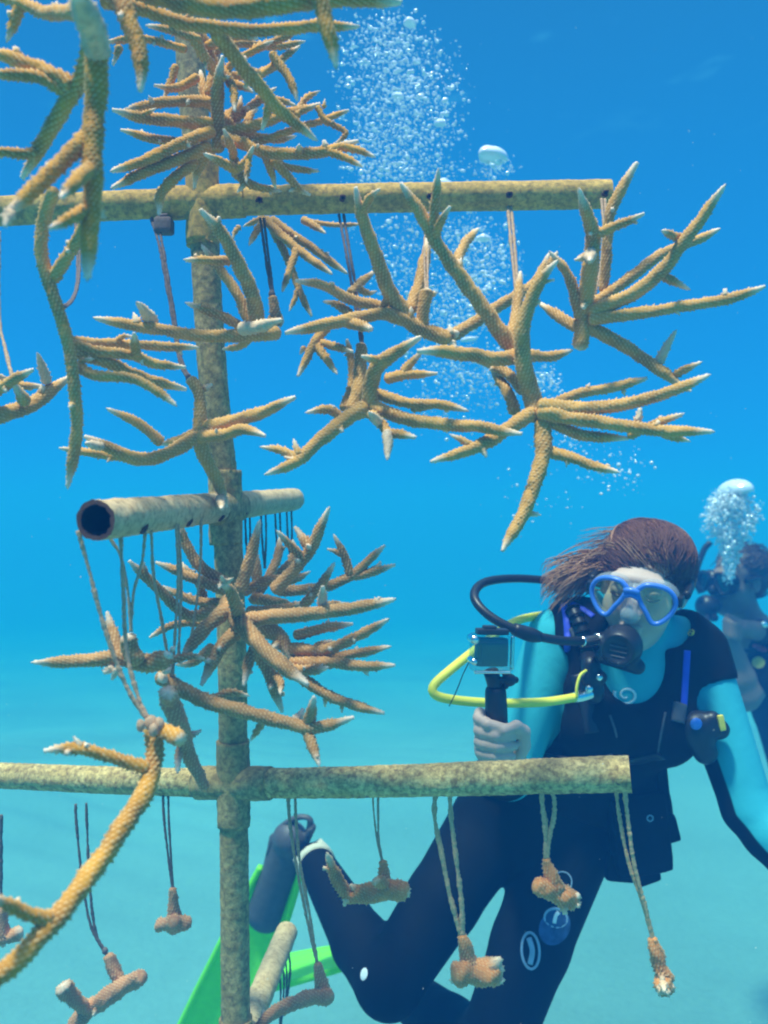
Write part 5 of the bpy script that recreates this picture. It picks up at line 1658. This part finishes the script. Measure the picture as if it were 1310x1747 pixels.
tube(g, [P(922, 1087, 1.47), P(905, 1083, 1.465), P(876, 1073, 1.46)], [.0088, .0125, .0105], seg=14)
g.build('regulator_hose', M['rubber'], diver)
g = Geo()
tube(g, [P(1010, 1075, 1.86), P(960, 1050, 1.76), P(905, 1053, 1.68), P(866, 1067, 1.60), P(822, 1100, 1.53), P(772, 1140, 1.48), P(741, 1168, 1.46), P(741, 1184, 1.455), P(768, 1193, 1.46), P(835, 1199, 1.48), P(925, 1198, 1.51), P(992, 1188, 1.545)], .0078, seg=14, ds=.005)
yh = g.build('inflator_hose', M['yellow_hose'], diver)
g = Geo(); tube(g, [P(980, 1190, 1.54), P(992, 1188, 1.545), P(1010, 1183, 1.55)], [.0098, .0105, .0095], seg=12, ds=.003); g.build('chrome_fitting', M['chrome'], yh)

# buoyancy vest
vf = Field(allp.min(0) - .2, allp.max(0) + .2, .0055)
torso(vf, .020, 0, 0, .03)
vf.ell(P(1092, 1385, 1.76), (.060, .085, .105), k=.03).ell(P(1060, 1440, 1.78), (.055, .06, .05), k=.02)
for s_, sg in ((sR, 1), (sL, -1)):
    ctr = s_ + side * sg * .055
    vf.cone(ctr + front * .075 - upv * .06, ctr + front * .02 + upv * .055, .040, .036, .02)
vf.cone(sL, sL + (elL - sL) * .27, .064, .060, .015)
hipcut = hipC - upv * .02
vf.ell(hipC - upv * .07 - side * .06, (.26, .26, .135), k=.02, sub=True)
vf.cone(sR + (elR - sR) * .18, elR, .066, .060, .01, sub=True).cone(sL + (elL - sL) * .42, elL, .080, .066, .004, sub=True)
vf.ell(P(1098, 1128, 1.55), (.073, .135, .098), k=.012, sub=True)
vf.ell(neck + upv * .06, (.060, .10, .066), k=.012, sub=True)
g = Geo()
VV, VQ = vf.mesh(g, 2)
vest = g.build('buoyancy_vest', M['vest'], diver)
vest_b = bvh_of(VV, VQ)

def on(b, spec, lift=.002, fallback=1.6):
    out_ = []
    for x, y in spec:
        p, n = hit(b, x, y)
        if p is None: continue
        out_.append(p + n * lift)
    return out_
def strip(name, b, spec, r, mt, parent, flat=.35, lift=.001):
    pts = on(b, spec, lift)
    if len(pts) < 2: return
    n = hit(b, *spec[len(spec) // 2])[1]
    g = Geo(); tube(g, pts, r, seg=10, ds=.004, flat=(n if n is not None else front, flat)); g.build(name, M[mt], parent)
strip('blue_piping', vest_b, [(962, 1032), (966, 1055), (968, 1080), (968, 1105), (966, 1135)], .0065, 'vest_blue', vest)
strip('blue_piping', vest_b, [(975, 1030), (995, 1040), (1012, 1052)], .006, 'vest_blue', vest)
strip('blue_piping', vest_b, [(1172, 1110), (1170, 1140), (1168, 1170), (1166, 1205)], .008, 'vest_blue', vest)
strip('blue_piping', vest_b, [(945, 1140), (935, 1170), (925, 1210), (915, 1255), (910, 1280)], .005, 'vest_blue', vest)
strip('waist_strap', vest_b, [(930, 1290), (970, 1296), (1020, 1300), (1080, 1298), (1130, 1290)], .018, 'rubber', vest, .25)
strip('chest_strap', vest_b, [(985, 1150), (1000, 1200), (1010, 1250)], .013, 'rubber', vest, .3)
g = Geo()
pe, ne = hit(vest_b, 1180, 1080)
if pe is not None:
    a1 = unit(np.cross(ne, [0, 0, 1])); a2 = np.cross(ne, a1)
    th = np.linspace(0, 2 * np.pi, 25)
    tube(g, [pe + ne * .0015 + .012 * math.cos(t) * a1 + .0055 * math.sin(t) * a2 for t in th], .0014, seg=6)
    tube(g, [pe + ne * .0015 - .007 * a1, pe + ne * .0022, pe + ne * .0015 + .007 * a1], .0016, seg=6)
    g.build('shoulder_emblem', M['yellow'], vest)
for spec, nm in (([(982, 1070), (988, 1085), (992, 1100)], 'strap_buckle'), ([(1160, 1200), (1158, 1216), (1156, 1232)], 'strap_buckle'), ([(1032, 1288), (1034, 1300), (1036, 1312)], 'belt_buckle')):
    strip(nm, vest_b, spec, .014, 'fin_dark', vest, .45)
strip('corrugated_hose', vest_b, [(978, 1045), (992, 1075), (1000, 1105), (1004, 1135)], .012, 'rubber', vest, .9, .008)
ch = on(vest_b, [(978, 1045), (984, 1056), (989, 1068), (993, 1080), (997, 1092), (1000, 1104), (1002, 1116), (1004, 1128)], .008)
for q_ in range(len(ch) - 1):
    g = Geo(); tn_ = unit(ch[q_ + 1] - ch[q_]); a1 = unit(np.cross(tn_, front)); a2 = np.cross(tn_, a1)
    tube(g, [ch[q_] + .0132 * (math.cos(t) * a1 + math.sin(t) * a2) for t in np.linspace(0, 6.2832, 15)], .0022, seg=5); g.build('hose_rib', M['vest'], vest)
strip('seam_piping', vest_b, [(1040, 1220), (1050, 1250), (1056, 1290)], .0022, 'fin_dark', vest, .6)
strip('seam_piping', vest_b, [(1135, 1215), (1128, 1250), (1122, 1285)], .0022, 'fin_dark', vest, .6)
# pockets and loose flaps on the lower right of the vest
g = Geo()
box(g, P(1090, 1420, 1.69), [unit([1, .1, .12]), unit([-.1, 1, 0]), unit([-.12, 0, 1])], (.056, .022, .078), bevel=.012)
box(g, P(1138, 1412, 1.70), [unit([1, .1, .25]), unit([-.1, 1, 0]), unit([-.25, 0, 1])], (.018, .016, .026), bevel=.005)
box(g, P(1128, 1340, 1.70), [unit([1, .1, .1]), unit([-.1, 1, 0]), unit([-.1, 0, 1])], (.012, .012, .050), bevel=.004)
box(g, P(1060, 1478, 1.70), [unit([1, .1, -.12]), unit([-.1, 1, 0]), unit([.12, 0, 1])], (.030, .012, .028), bevel=.006)
box(g, P(1100, 1480, 1.70), [unit([1, .1, .3]), unit([-.1, 1, 0]), unit([-.3, 0, 1])], (.024, .012, .030), bevel=.006)
pk = g.build('vest_pocket', M['vest'], vest)
g = Geo(); pc = P(1109, 1396, 1.663)
tube(g, [pc + .0055 * (math.cos(t) * np.array([1, 0, 0]) + math.sin(t) * np.array([0, 0, 1])) for t in np.linspace(0, 6.2832, 17)], .0014, seg=6)
g.build('snap_button', M['print_grey'], pk)
# spare regulator clipped by her left elbow, inflator on her chest
g = Geo()
ic = P(1192, 1244, 1.60)
inf = Field(ic - .09, ic + .09, .003)
inf.ell(ic, (.036, .028, .034), k=.01).cone(ic + np.array([-.005, 0, -.01]), ic + np.array([.012, .0, -.042]), .026, .022, .008)
inf.cone(ic + np.array([.02, -.01, .02]), ic + np.array([.034, -.01, .002]), .016, .018, .006).cone(ic + np.array([-.03, .01, -.03]), P(1150, 1300, 1.66), .012, .010, .006)
inf.mesh(g, 1)
sp = g.build('spare_regulator', M['rubber'], diver)
g = Geo(); ball(g, ic + np.array([-.014, -.026, .016]), (.011, .006, .011)); g.build('blue_button', M['mask_blue'], sp)
g = Geo(); box(g, ic + np.array([.031, -.027, .018]), [unit([1, 0, .2]), unit([0, 1, 0]), unit([-.2, 0, 1])], (.0055, .004, .014), bevel=.002); g.build('yellow_tab', M['yellow'], sp)
g = Geo()
gc = P(1008, 1160, 1.56)
inf = Field(gc - .07, gc + .07, .0028)
inf.cone(gc + np.array([0, 0, .025]), gc + np.array([.004, 0, -.022]), .017, .020, .006).cone(gc + np.array([-.012, -.006, .004]), gc + np.array([.014, -.008, .006]), .012, .013, .004)
inf.cone(gc + np.array([0, .005, .03]), P(1000, 1115, 1.62), .014, .015, .006)
inf.mesh(g, 1)
iv = g.build('inflator_valve', M['rubber'], diver)
g = Geo(); ball(g, gc + np.array([-.008, -.022, -.012]), (.007, .005, .007)); ball(g, gc + np.array([.010, -.021, .008]), (.006, .004, .006)); g.build('chrome_fitting', M['chrome'], iv)
g = Geo(); tube(g, [P(984, 1190, 1.53), P(984, 1172, 1.53), P(990, 1152, 1.535), P(1000, 1144, 1.545)], .0026, seg=8); g.build('yellow_cord', M['yellow_hose'], iv)

# prints on the suit
def ring_on(name, b, cx, cy, rx, ry, r, mt, parent, rot=0.0, n=33):
    th = np.linspace(0, 2 * np.pi, n)
    pts = on(b, [(cx + rx * math.cos(t) * math.cos(rot) - ry * math.sin(t) * math.sin(rot), cy + rx * math.cos(t) * math.sin(rot) + ry * math.sin(t) * math.cos(rot)) for t in th], .0006)
    if len(pts) < 6: return
    nn = hit(b, cx, cy)[1]
    g = Geo(); tube(g, pts, r, seg=6, ds=.003, flat=(nn if nn is not None else front, .4)); g.build(name, M[mt], parent)
def patch_on(name, b, cx, cy, rx, ry, mt, parent, rot=0.0):
    V_ = []; ok = True
    for rr in (0.02, .35, .7, 1.0):
        for t in np.linspace(0, 2 * np.pi, 24, endpoint=False):
            x, y = rr * rx * math.cos(t), rr * ry * math.sin(t)
            p, n_ = hit(b, cx + x * math.cos(rot) - y * math.sin(rot), cy + x * math.sin(rot) + y * math.cos(rot))
            if p is None: return
            V_.append(p + n_ * (.0016 if rr < .99 else .0004))
    g = Geo(); g.add(V_, grid_faces(4, 24)); g.build(name, M[mt], parent)
# swirl emblem on the chest
sw = [(1068 + (4 + 17 * t ** .8) * math.cos(1.2 + 8.6 * t), 1186 + (3.5 + 14 * t ** .8) * math.sin(1.2 + 8.6 * t)) for t in np.linspace(0, 1, 36)]
pts = on(suit_b, sw, .001)
if len(pts) > 5:
    g = Geo(); tube(g, pts, np.linspace(.0018, .0036, len(pts)), seg=6, ds=.002, flat=(front, .4)); g.build('swirl_emblem', M['white'], diver)
pants = diver
g = Geo(); q = elL + (wrL - elL) * .06; dn_ = unit(wrL - elL); a1 = unit(np.cross(dn_, front)); a2 = np.cross(dn_, a1)
tube(g, [q + .0462 * (math.cos(t) * a1 + math.sin(t) * a2) for t in np.linspace(0, 6.2832, 33)], .0012, seg=5); g.build('sleeve_seam', M['suit'], diver)
ring_on('thigh_emblem', suit_b, 905, 1622, 15, 31, .0026, 'print_grey', pants, -.06)
strip('thigh_emblem', suit_b, [(902, 1600), (908, 1622), (904, 1645)], .005, 'print_grey', pants)
ring_on('thigh_emblem', suit_b, 958, 1506, 17, 19, .0012, 'print_grey', pants, .3)
patch_on('thigh_emblem', suit_b, 946, 1582, 26, 32, 'print_blue', pants, .45)
ring_on('thigh_emblem', suit_b, 948, 1566, 19, 16, .0026, 'print_grey', pants, .2)
strip('thigh_emblem', suit_b, [(945, 1575), (948, 1562), (953, 1556)], .004, 'white', pants)
patch_on('shin_emblem', suit_b, 621, 1662, 6, 11, 'white', pants, .2)
patch_on('knee_emblem', suit_b, 664, 1575, 7, 20, 'print_grey', pants, .35)

# fins
def fin(foot_a, foot_b, tip, wdir, w0, w1, label):
    g = Geo()
    ff = Field(np.minimum(foot_a, foot_b) - .11, np.maximum(foot_a, foot_b) + .11, .004)
    d = unit(foot_b - foot_a); nn_ = unit(np.cross(d, wdir))
    ff.cone(foot_a, foot_b, .038, .046, .012, 0, (nn_, .72)).ell(foot_a - d * .002, .040, k=.01)
    ff.cone(foot_a + wdir * .052 - d * .02, foot_a + wdir * .040 + d * .05, .010, .012, .006).cone(foot_a - wdir * .052 - d * .02, foot_a - wdir * .040 + d * .05, .010, .012, .006)
    ff.mesh(g, 1)
    f_ = g.build('fin', M['fin_dark'], diver)
    f_['label'] = label
    g = Geo()
    n, mcol = 26, 15
    V_, th_ = [], .0035
    for sgn in (1, -1):
        for i in range(n):
            t = i / (n - 1)
            c_ = foot_a + d * .06 + (tip - foot_a - d * .06) * t
            hw = w0 + (w1 - w0) * min(1, t * 1.35) ** .8
            for j in range(mcol):
                u = -1 + 2 * j / (mcol - 1)
                endcut = .03 * (1 - abs(u)) * (t ** 8)
                V_.append(c_ + wdir * hw * u + nn_ * (sgn * th_ + .010 * math.cos(u * 3.1416 * 2.5) * .35 * t - .016 * (1 - u * u) * t) - d * endcut)
    fa = grid_faces(n, mcol, False)
    g.add(V_, np.concatenate([fa, fa[:, ::-1] + n * mcol]))
    for j in (0, mcol - 1):
        tube(g, [V_[i * mcol + j] for i in range(0, n, 5)] + [V_[(n - 1) * mcol + j]], .009, seg=8, mat=0)
    g.build('fin_blade', M['fin_green'], f_)
    g = Geo()
    heel = foot_a - d * .05
    tube(g, [foot_a + wdir * .048, foot_a + wdir * .038 - d * .045, heel - d * .012, foot_a - wdir * .038 - d * .045, foot_a - wdir * .048], .008, seg=8, flat=(d, .7))
    for s_ in (-1, 1):
        box(g, foot_a + wdir * .049 * s_, [unit(wdir), d, nn_], (.008, .022, .014), bevel=.004)
    g.build('heel_strap', M['fin_dark'], f_)
fd1 = unit(P(448, 1560, 2.08) - P(497, 1428, 2.03))
fin(P(495, 1432, 2.04), P(452, 1560, 2.10), P(325, 1850, 2.22), unit(np.array([.93, -.30, .36])), .060, .118, 'lime green fin blade hanging straight down')
fin(aL + np.array([.0, .05, .01]), P(600, 1612, 2.16), P(440, 1664, 2.30), unit(np.array([.1, .95, -.12])), .055, .105, 'lime green fin seen nearly edge on')
g = Geo(); q = aR - unit(aR - kR) * .01
tube(g, [q - unit(aR - kR) * .006, q + unit(aR - kR) * .022, P(524, 1449, 2.005)], [.0445, .0435, .039], seg=18, ds=.006); g.build('ankle_cuff', plain('cream sock', (0.66, 0.58, 0.42), 0.8), diver)

# the camera on its floating grip
cc = P(838, 1112, 1.335)
camr = thing('action_camera', 'small boxy camera in a clear case on a black grip in her hand', 'camera', P(848, 1258, 1.345))
CA = np.array([unit([1, .12, -.03]), unit([-.12, 1, 0]), unit([.03, 0, 1])])
g = Geo(); box(g, cc, CA, (.0245, .0105, .0215), bevel=.003)
cb = g.build('camera_body', M['cam_body'], camr)
g = Geo(); box(g, cc - CA[1] * .0125, CA, (.019, .0012, .0160), bevel=.001); g.build('screen', M['rubber'], cb)
g = Geo(); box(g, cc, CA, (.0320, .0155, .0285), bevel=.004); g.build('clear_case', M['housing'], camr)
g = Geo(); box(g, cc + CA[2] * .031, CA, (.024, .012, .0045), bevel=.002); box(g, cc + CA[2] * .036 - CA[0] * .004, CA, (.010, .009, .004), bevel=.002); g.build('latch', M['cam_body'], camr)
for sg, r_ in ((.020, .0065), (-.013, .0048)):
    g = Geo(); tube(g, [cc - CA[0] * .030 + CA[2] * sg - CA[1] * .019, cc - CA[0] * .030 + CA[2] * sg + CA[1] * .011], r_, seg=12); g.build('case_button', M['chrome'], camr)
g = Geo(); tube(g, [cc + CA[0] * .0325 + CA[2] * .024, cc + CA[0] * .0325 - CA[2] * .026], .0032, seg=8); g.build('case_hinge', M['chrome'], camr)
g = Geo(); tube(g, [cc - CA[0] * .028 - CA[2] * .029 - CA[1] * .012, cc + CA[0] * .028 - CA[2] * .029 - CA[1] * .012], .0024, seg=8); g.build('case_bar', M['chrome'], camr)
gp0, gp1 = P(845, 1172, 1.342), P(851, 1330, 1.352)
g = Geo(); tube(g, [gp0, gp0 + (gp1 - gp0) * .08, gp0 + (gp1 - gp0) * .5, gp1], [.0135, .0165, .0172, .0165], seg=20, ds=.004)
tube(g, [cc - CA[2] * .029, gp0], .0115, seg=14)
gr = g.build('grip', M['rubber'], camr)
g = Geo(); tk = P(868, 1160, 1.337)
tube(g, [P(836, 1160, 1.337), P(862, 1161, 1.337)], .006, seg=10); ball(g, tk, (.012, .009, .010)); 
for t in range(3): ball(g, tk + .010 * np.array([math.cos(t * 2.1), 0, math.sin(t * 2.1)]), .0055, 8, 6)
g.build('thumb_screw', M['rubber'], camr)
g = Geo(); tube(g, [P(800, 1130, 1.34), P(790, 1150, 1.36), P(778, 1180, 1.37), P(766, 1205, 1.37)], .0009, seg=5); g.build('lanyard', M['rubber'], camr)

# ------------------------------------------------------------------ second diver, farther off at the right edge
d2 = thing('person', 'farther diver at the right edge with hands clasped under the chin', 'diver', P(1330, 1250, 3.1))
H2 = P(1256, 992, 3.05); A2 = head_axes(-62, 4, 4)
n2, s2n, s2f = P(1284, 1082, 3.10), P(1325, 1118, 2.95), P(1345, 1110, 3.30)
ch2, hp2 = P(1355, 1190, 3.14), P(1420, 1420, 3.25)
el2, w2 = P(1272, 1188, 2.88), P(1246, 1096, 2.86)
el2f, w2f = P(1345, 1085, 2.95), P(1266, 1072, 2.86)
ap = np.array([H2 - .16, H2 + .18, n2, s2n - .08, s2f + .08, ch2, hp2 + .2, el2 - .07, w2])
bf = Field(ap.min(0) - .03, ap.max(0) + .03, .0062)
W2 = head_prims(bf, H2, A2)
bf.cone(W2(0, .02, -.06), n2, .050, .054, .02)
bf.cone(n2, ch2, .08, .125, .03).cone(ch2, hp2, .125, .13, .03).cone(s2n, s2f, .07, .07, .03)
bf.cone(s2n, el2, .052, .046, .02).chain([el2, el2 + (w2 - el2) * .35, w2], [.047, .047, .030], .012)
bf.cone(s2f, el2f, .05, .04, .02).chain([el2f, w2f], [.042, .028], .012)
for k_, dz in enumerate((.030, .010, -.010, -.028)):       # fingers folded over the other hand
    b_ = w2 + np.array([-.004, -.012, .045 + dz * .75])
    bf.chain([w2 + np.array([.0, 0, .025 + dz * .6]), b_ + np.array([-.018, -.012, .008]), b_ + np.array([-.012, -.036, .002]), b_ + np.array([.014, -.040, -.006])], [.017, .0115, .0105, .009], .004)
bf.chain([w2 + np.array([.012, -.01, .02]), w2 + np.array([.022, -.03, .045]), w2 + np.array([.008, -.042, .062])], [.014, .012, .010], .004)
for k_, dz in enumerate((.026, .009, -.008, -.024)):
    bf.chain([w2f + np.array([-.01, 0, dz * .6]), w2f + np.array([-.045, .006, dz + .012]), w2f + np.array([-.060, -.008, dz - .004])], [.016, .011, .009], .004)
g = Geo(); BV2, BQ2 = bf.mesh(g, 1)
M['skin_dark'] = plain('darker skin', (0.26, 0.17, 0.12), 0.6, noise=0.06)  # darker overall skin tone for the farther diver
M['lens_dark'] = glass('tinted mask glass', (0.20, 0.30, 0.32), 0.12)
bd2 = g.build('body', M['skin_dark'], d2)
vf2 = Field(ap.min(0) - .03, ap.max(0) + .03, .0066)
vf2.cone(n2 + (ch2 - n2) * .06, ch2, .074, .150, .03).cone(ch2, hp2, .150, .150, .03).cone(s2n, s2f, .090, .090, .03)
vf2.cone(s2n, s2n + (el2 - s2n) * .62, .066, .060, .02).cone(s2f, s2f + (el2f - s2f) * .5, .062, .055, .02)
g = Geo(); VV2, VQ2 = vf2.mesh(g, 1)
v2 = g.build('wetsuit', M['vest'], d2)
b2 = bvh_of(VV2, VQ2)
for (x, y, rx, ry, mt, nm, rot) in ((1294, 1131, 11, 10, 'yellow', 'round_badge', 0), (1297, 1106, 13, 5, 'red', 'red_tag', .35)):
    V_ = []
    for rr in (.02, .5, 1.0):
        for t in np.linspace(0, 2 * np.pi, 20, endpoint=False):
            x_, y_ = rr * rx * math.cos(t), rr * ry * math.sin(t)
            p, n_ = hit(b2, x + x_ * math.cos(rot) - y_ * math.sin(rot), y + x_ * math.sin(rot) + y_ * math.cos(rot))
            if p is not None: V_.append(p + n_ * .003)
    if len(V_) == 60:
        g = Geo(); g.add(V_, grid_faces(3, 20)); g.build(nm, M[mt], v2)
# hair
g = Geo()
hf2 = Field(H2 - .2, H2 + .2, .0065)
for c_, r_ in (((0, .040, .048), (.085, .098, .082)), ((0, .075, .01), (.065, .06, .075))):
    hf2.ell(W2(*c_), r_, A2, .02)
hf2.ell(W2(0, -.095, -.02), (.09, .10, .082), A2, .012, sub=True)
hV2, hQ2 = hf2.mesh(g, 1)
for i in RNG.choice(len(hV2), 260):
    p = hV2[i]; nn = unit(p - W2(0, .03, .02)); tn = A2[1] * .7 + A2[2] * .1 + .4 * RNG.standard_normal(3); tn = unit(tn - nn * (tn @ nn))
    tube(g, [p, p + tn * .03 + nn * .006, p + tn * .055 + nn * .004], [.0022, .002, .0005], seg=4, ds=.02, cap=False)
M['hair_dark'] = plain('dark hair', (0.045, 0.028, 0.022), 0.5, noise=0.3)
g.build('hair', M['hair_dark'], d2)
# mask, regulator, hose, watch
g = Geo()
lh = [(.0095, .018), (.020, .0285), (.036, .031), (.054, .028), (.068, .018), (.0745, .002), (.070, -.016), (.058, -.032), (.040, -.037), (.028, -.022), (.016, -.002)]
for sx in (-1, 1):
    p = [W2(sx * x, -.121 + 3 * x * x, z + .004) for x, z in lh]
    tube(g, p + p[:2], .006, seg=8, ds=.005, cap=False)
tube(g, [W2(-.014, -.123, .018), W2(0, -.126, .020), W2(.014, -.123, .018)], .006, seg=8)
mk2 = g.build('dive_mask', M['rubber'], d2)
g = Geo()
for sx in (-1, 1):
    p = np.array([W2(sx * x, -.118 + 3 * x * x, z + .004) for x, z in lh])
    b_ = g.n; g.add(p, None); g.ngon(list(b_ + np.arange(len(p))))
g.build('lens', M['lens_dark'], mk2, smooth=False)
g = Geo(); tube(g, [W2(.086 * math.cos(t), .0 + .13 * math.sin(t) - .055 * abs(math.cos(t)) ** 3, .012 + .02 * math.sin(t)) for t in np.linspace(0, math.pi, 13)], .009, seg=8); g.build('mask_strap', M['rubber'], mk2)
sk2 = Field(H2 - .17, H2 + .17, .005)
for sx in (-1, 1): sk2.ell(W2(sx * .038, -.082, .002), (.042, .030, .040), A2, .012)
sk2.cone(W2(0, -.092, .012), W2(0, -.113, -.024), .015, .019, .006)
g = Geo(); sk2.mesh(g, 1); g.build('mask_skirt', M['rubber'], mk2)
rc2 = W2(0, -.140, -.078)
rf2 = Field(rc2 - .08, rc2 + .08, .004)
rf2.cone(rc2, rc2 + A2[1] * .02, .040, .032, .008).cone(rc2 + A2[1] * .03, rc2 + A2[1] * .055, .018, .014, .006).cone(rc2 - A2[2] * .034 - A2[0] * .03, rc2 - A2[2] * .034 + A2[0] * .03, .015, .015, .008)
g = Geo(); rf2.mesh(g, 1); r2 = g.build('regulator', M['rubber'], d2)
g = Geo(); tube(g, [rc2 - A2[2] * .02, P(1208, 1072, 2.88), P(1222, 1100, 2.9), P(1290, 1110, 2.92), P(1345, 1090, 3.0)], .008, seg=10); g.build('regulator_hose', M['rubber'], r2)
g = Geo(); tube(g, [P(1196, 1012, 2.96), P(1186, 985, 2.97), P(1200, 940, 2.98), P(1212, 925, 2.98)], .010, seg=10, ds=.01); g.build('snorkel', M['rubber'], mk2)
g = Geo(); q = w2f + (el2f - w2f) * .42; dd = unit(el2f - w2f)
tube(g, [q - dd * .016, q + dd * .016], .040, seg=18, ds=.008); wt = g.build('wrist_watch', M['rubber'], d2)
g = Geo(); ball(g, q + np.array([-.005, -.030, .026]), (.017, .012, .012), axes=[dd, unit(np.cross(dd, [0, 0, 1])), [0, 0, 1]]); g.build('watch_face', M['chrome'], wt)

# the breath rising above the second diver
G = Geo()
for i in range(2400):
    t = RNG.random() ** .62
    cx = 1244 + 4 * t; cy = 990 - 148 * t
    wx = 9 + 40 * np.exp(-((t - .72) / .30) ** 2)
    a_, rr = RNG.uniform(0, 6.28), RNG.random() ** .42
    lob = 1 + .16 * math.sin(5 * a_ + 9 * t) + .12 * math.sin(3 * a_ - 14 * t)
    x, y, yy = cx + wx * lob * rr * math.cos(a_), cy + RNG.normal(0, 7), 2.82 + .08 * lob * rr * math.sin(a_)
    r = np.clip(np.exp(RNG.normal(0.55, .45)), 1.0, 6) / F * yy
    v = bubble_verts(8, 6, RNG.uniform(.5, .95), .15).reshape(-1, 3) * r + P(x, y, yy)
    G.add(v, grid_faces(6, 8)[:, ::-1])
tag(G.build('bubble_cloud', M['bubble']), 'billowing cloud of breath bubbles above the farther diver', 'bubbles', kind='stuff')
cap_bubble('bright crescent bubble crowning the breath cloud of the farther diver', 1256, 838, 2.82, 34, 19)
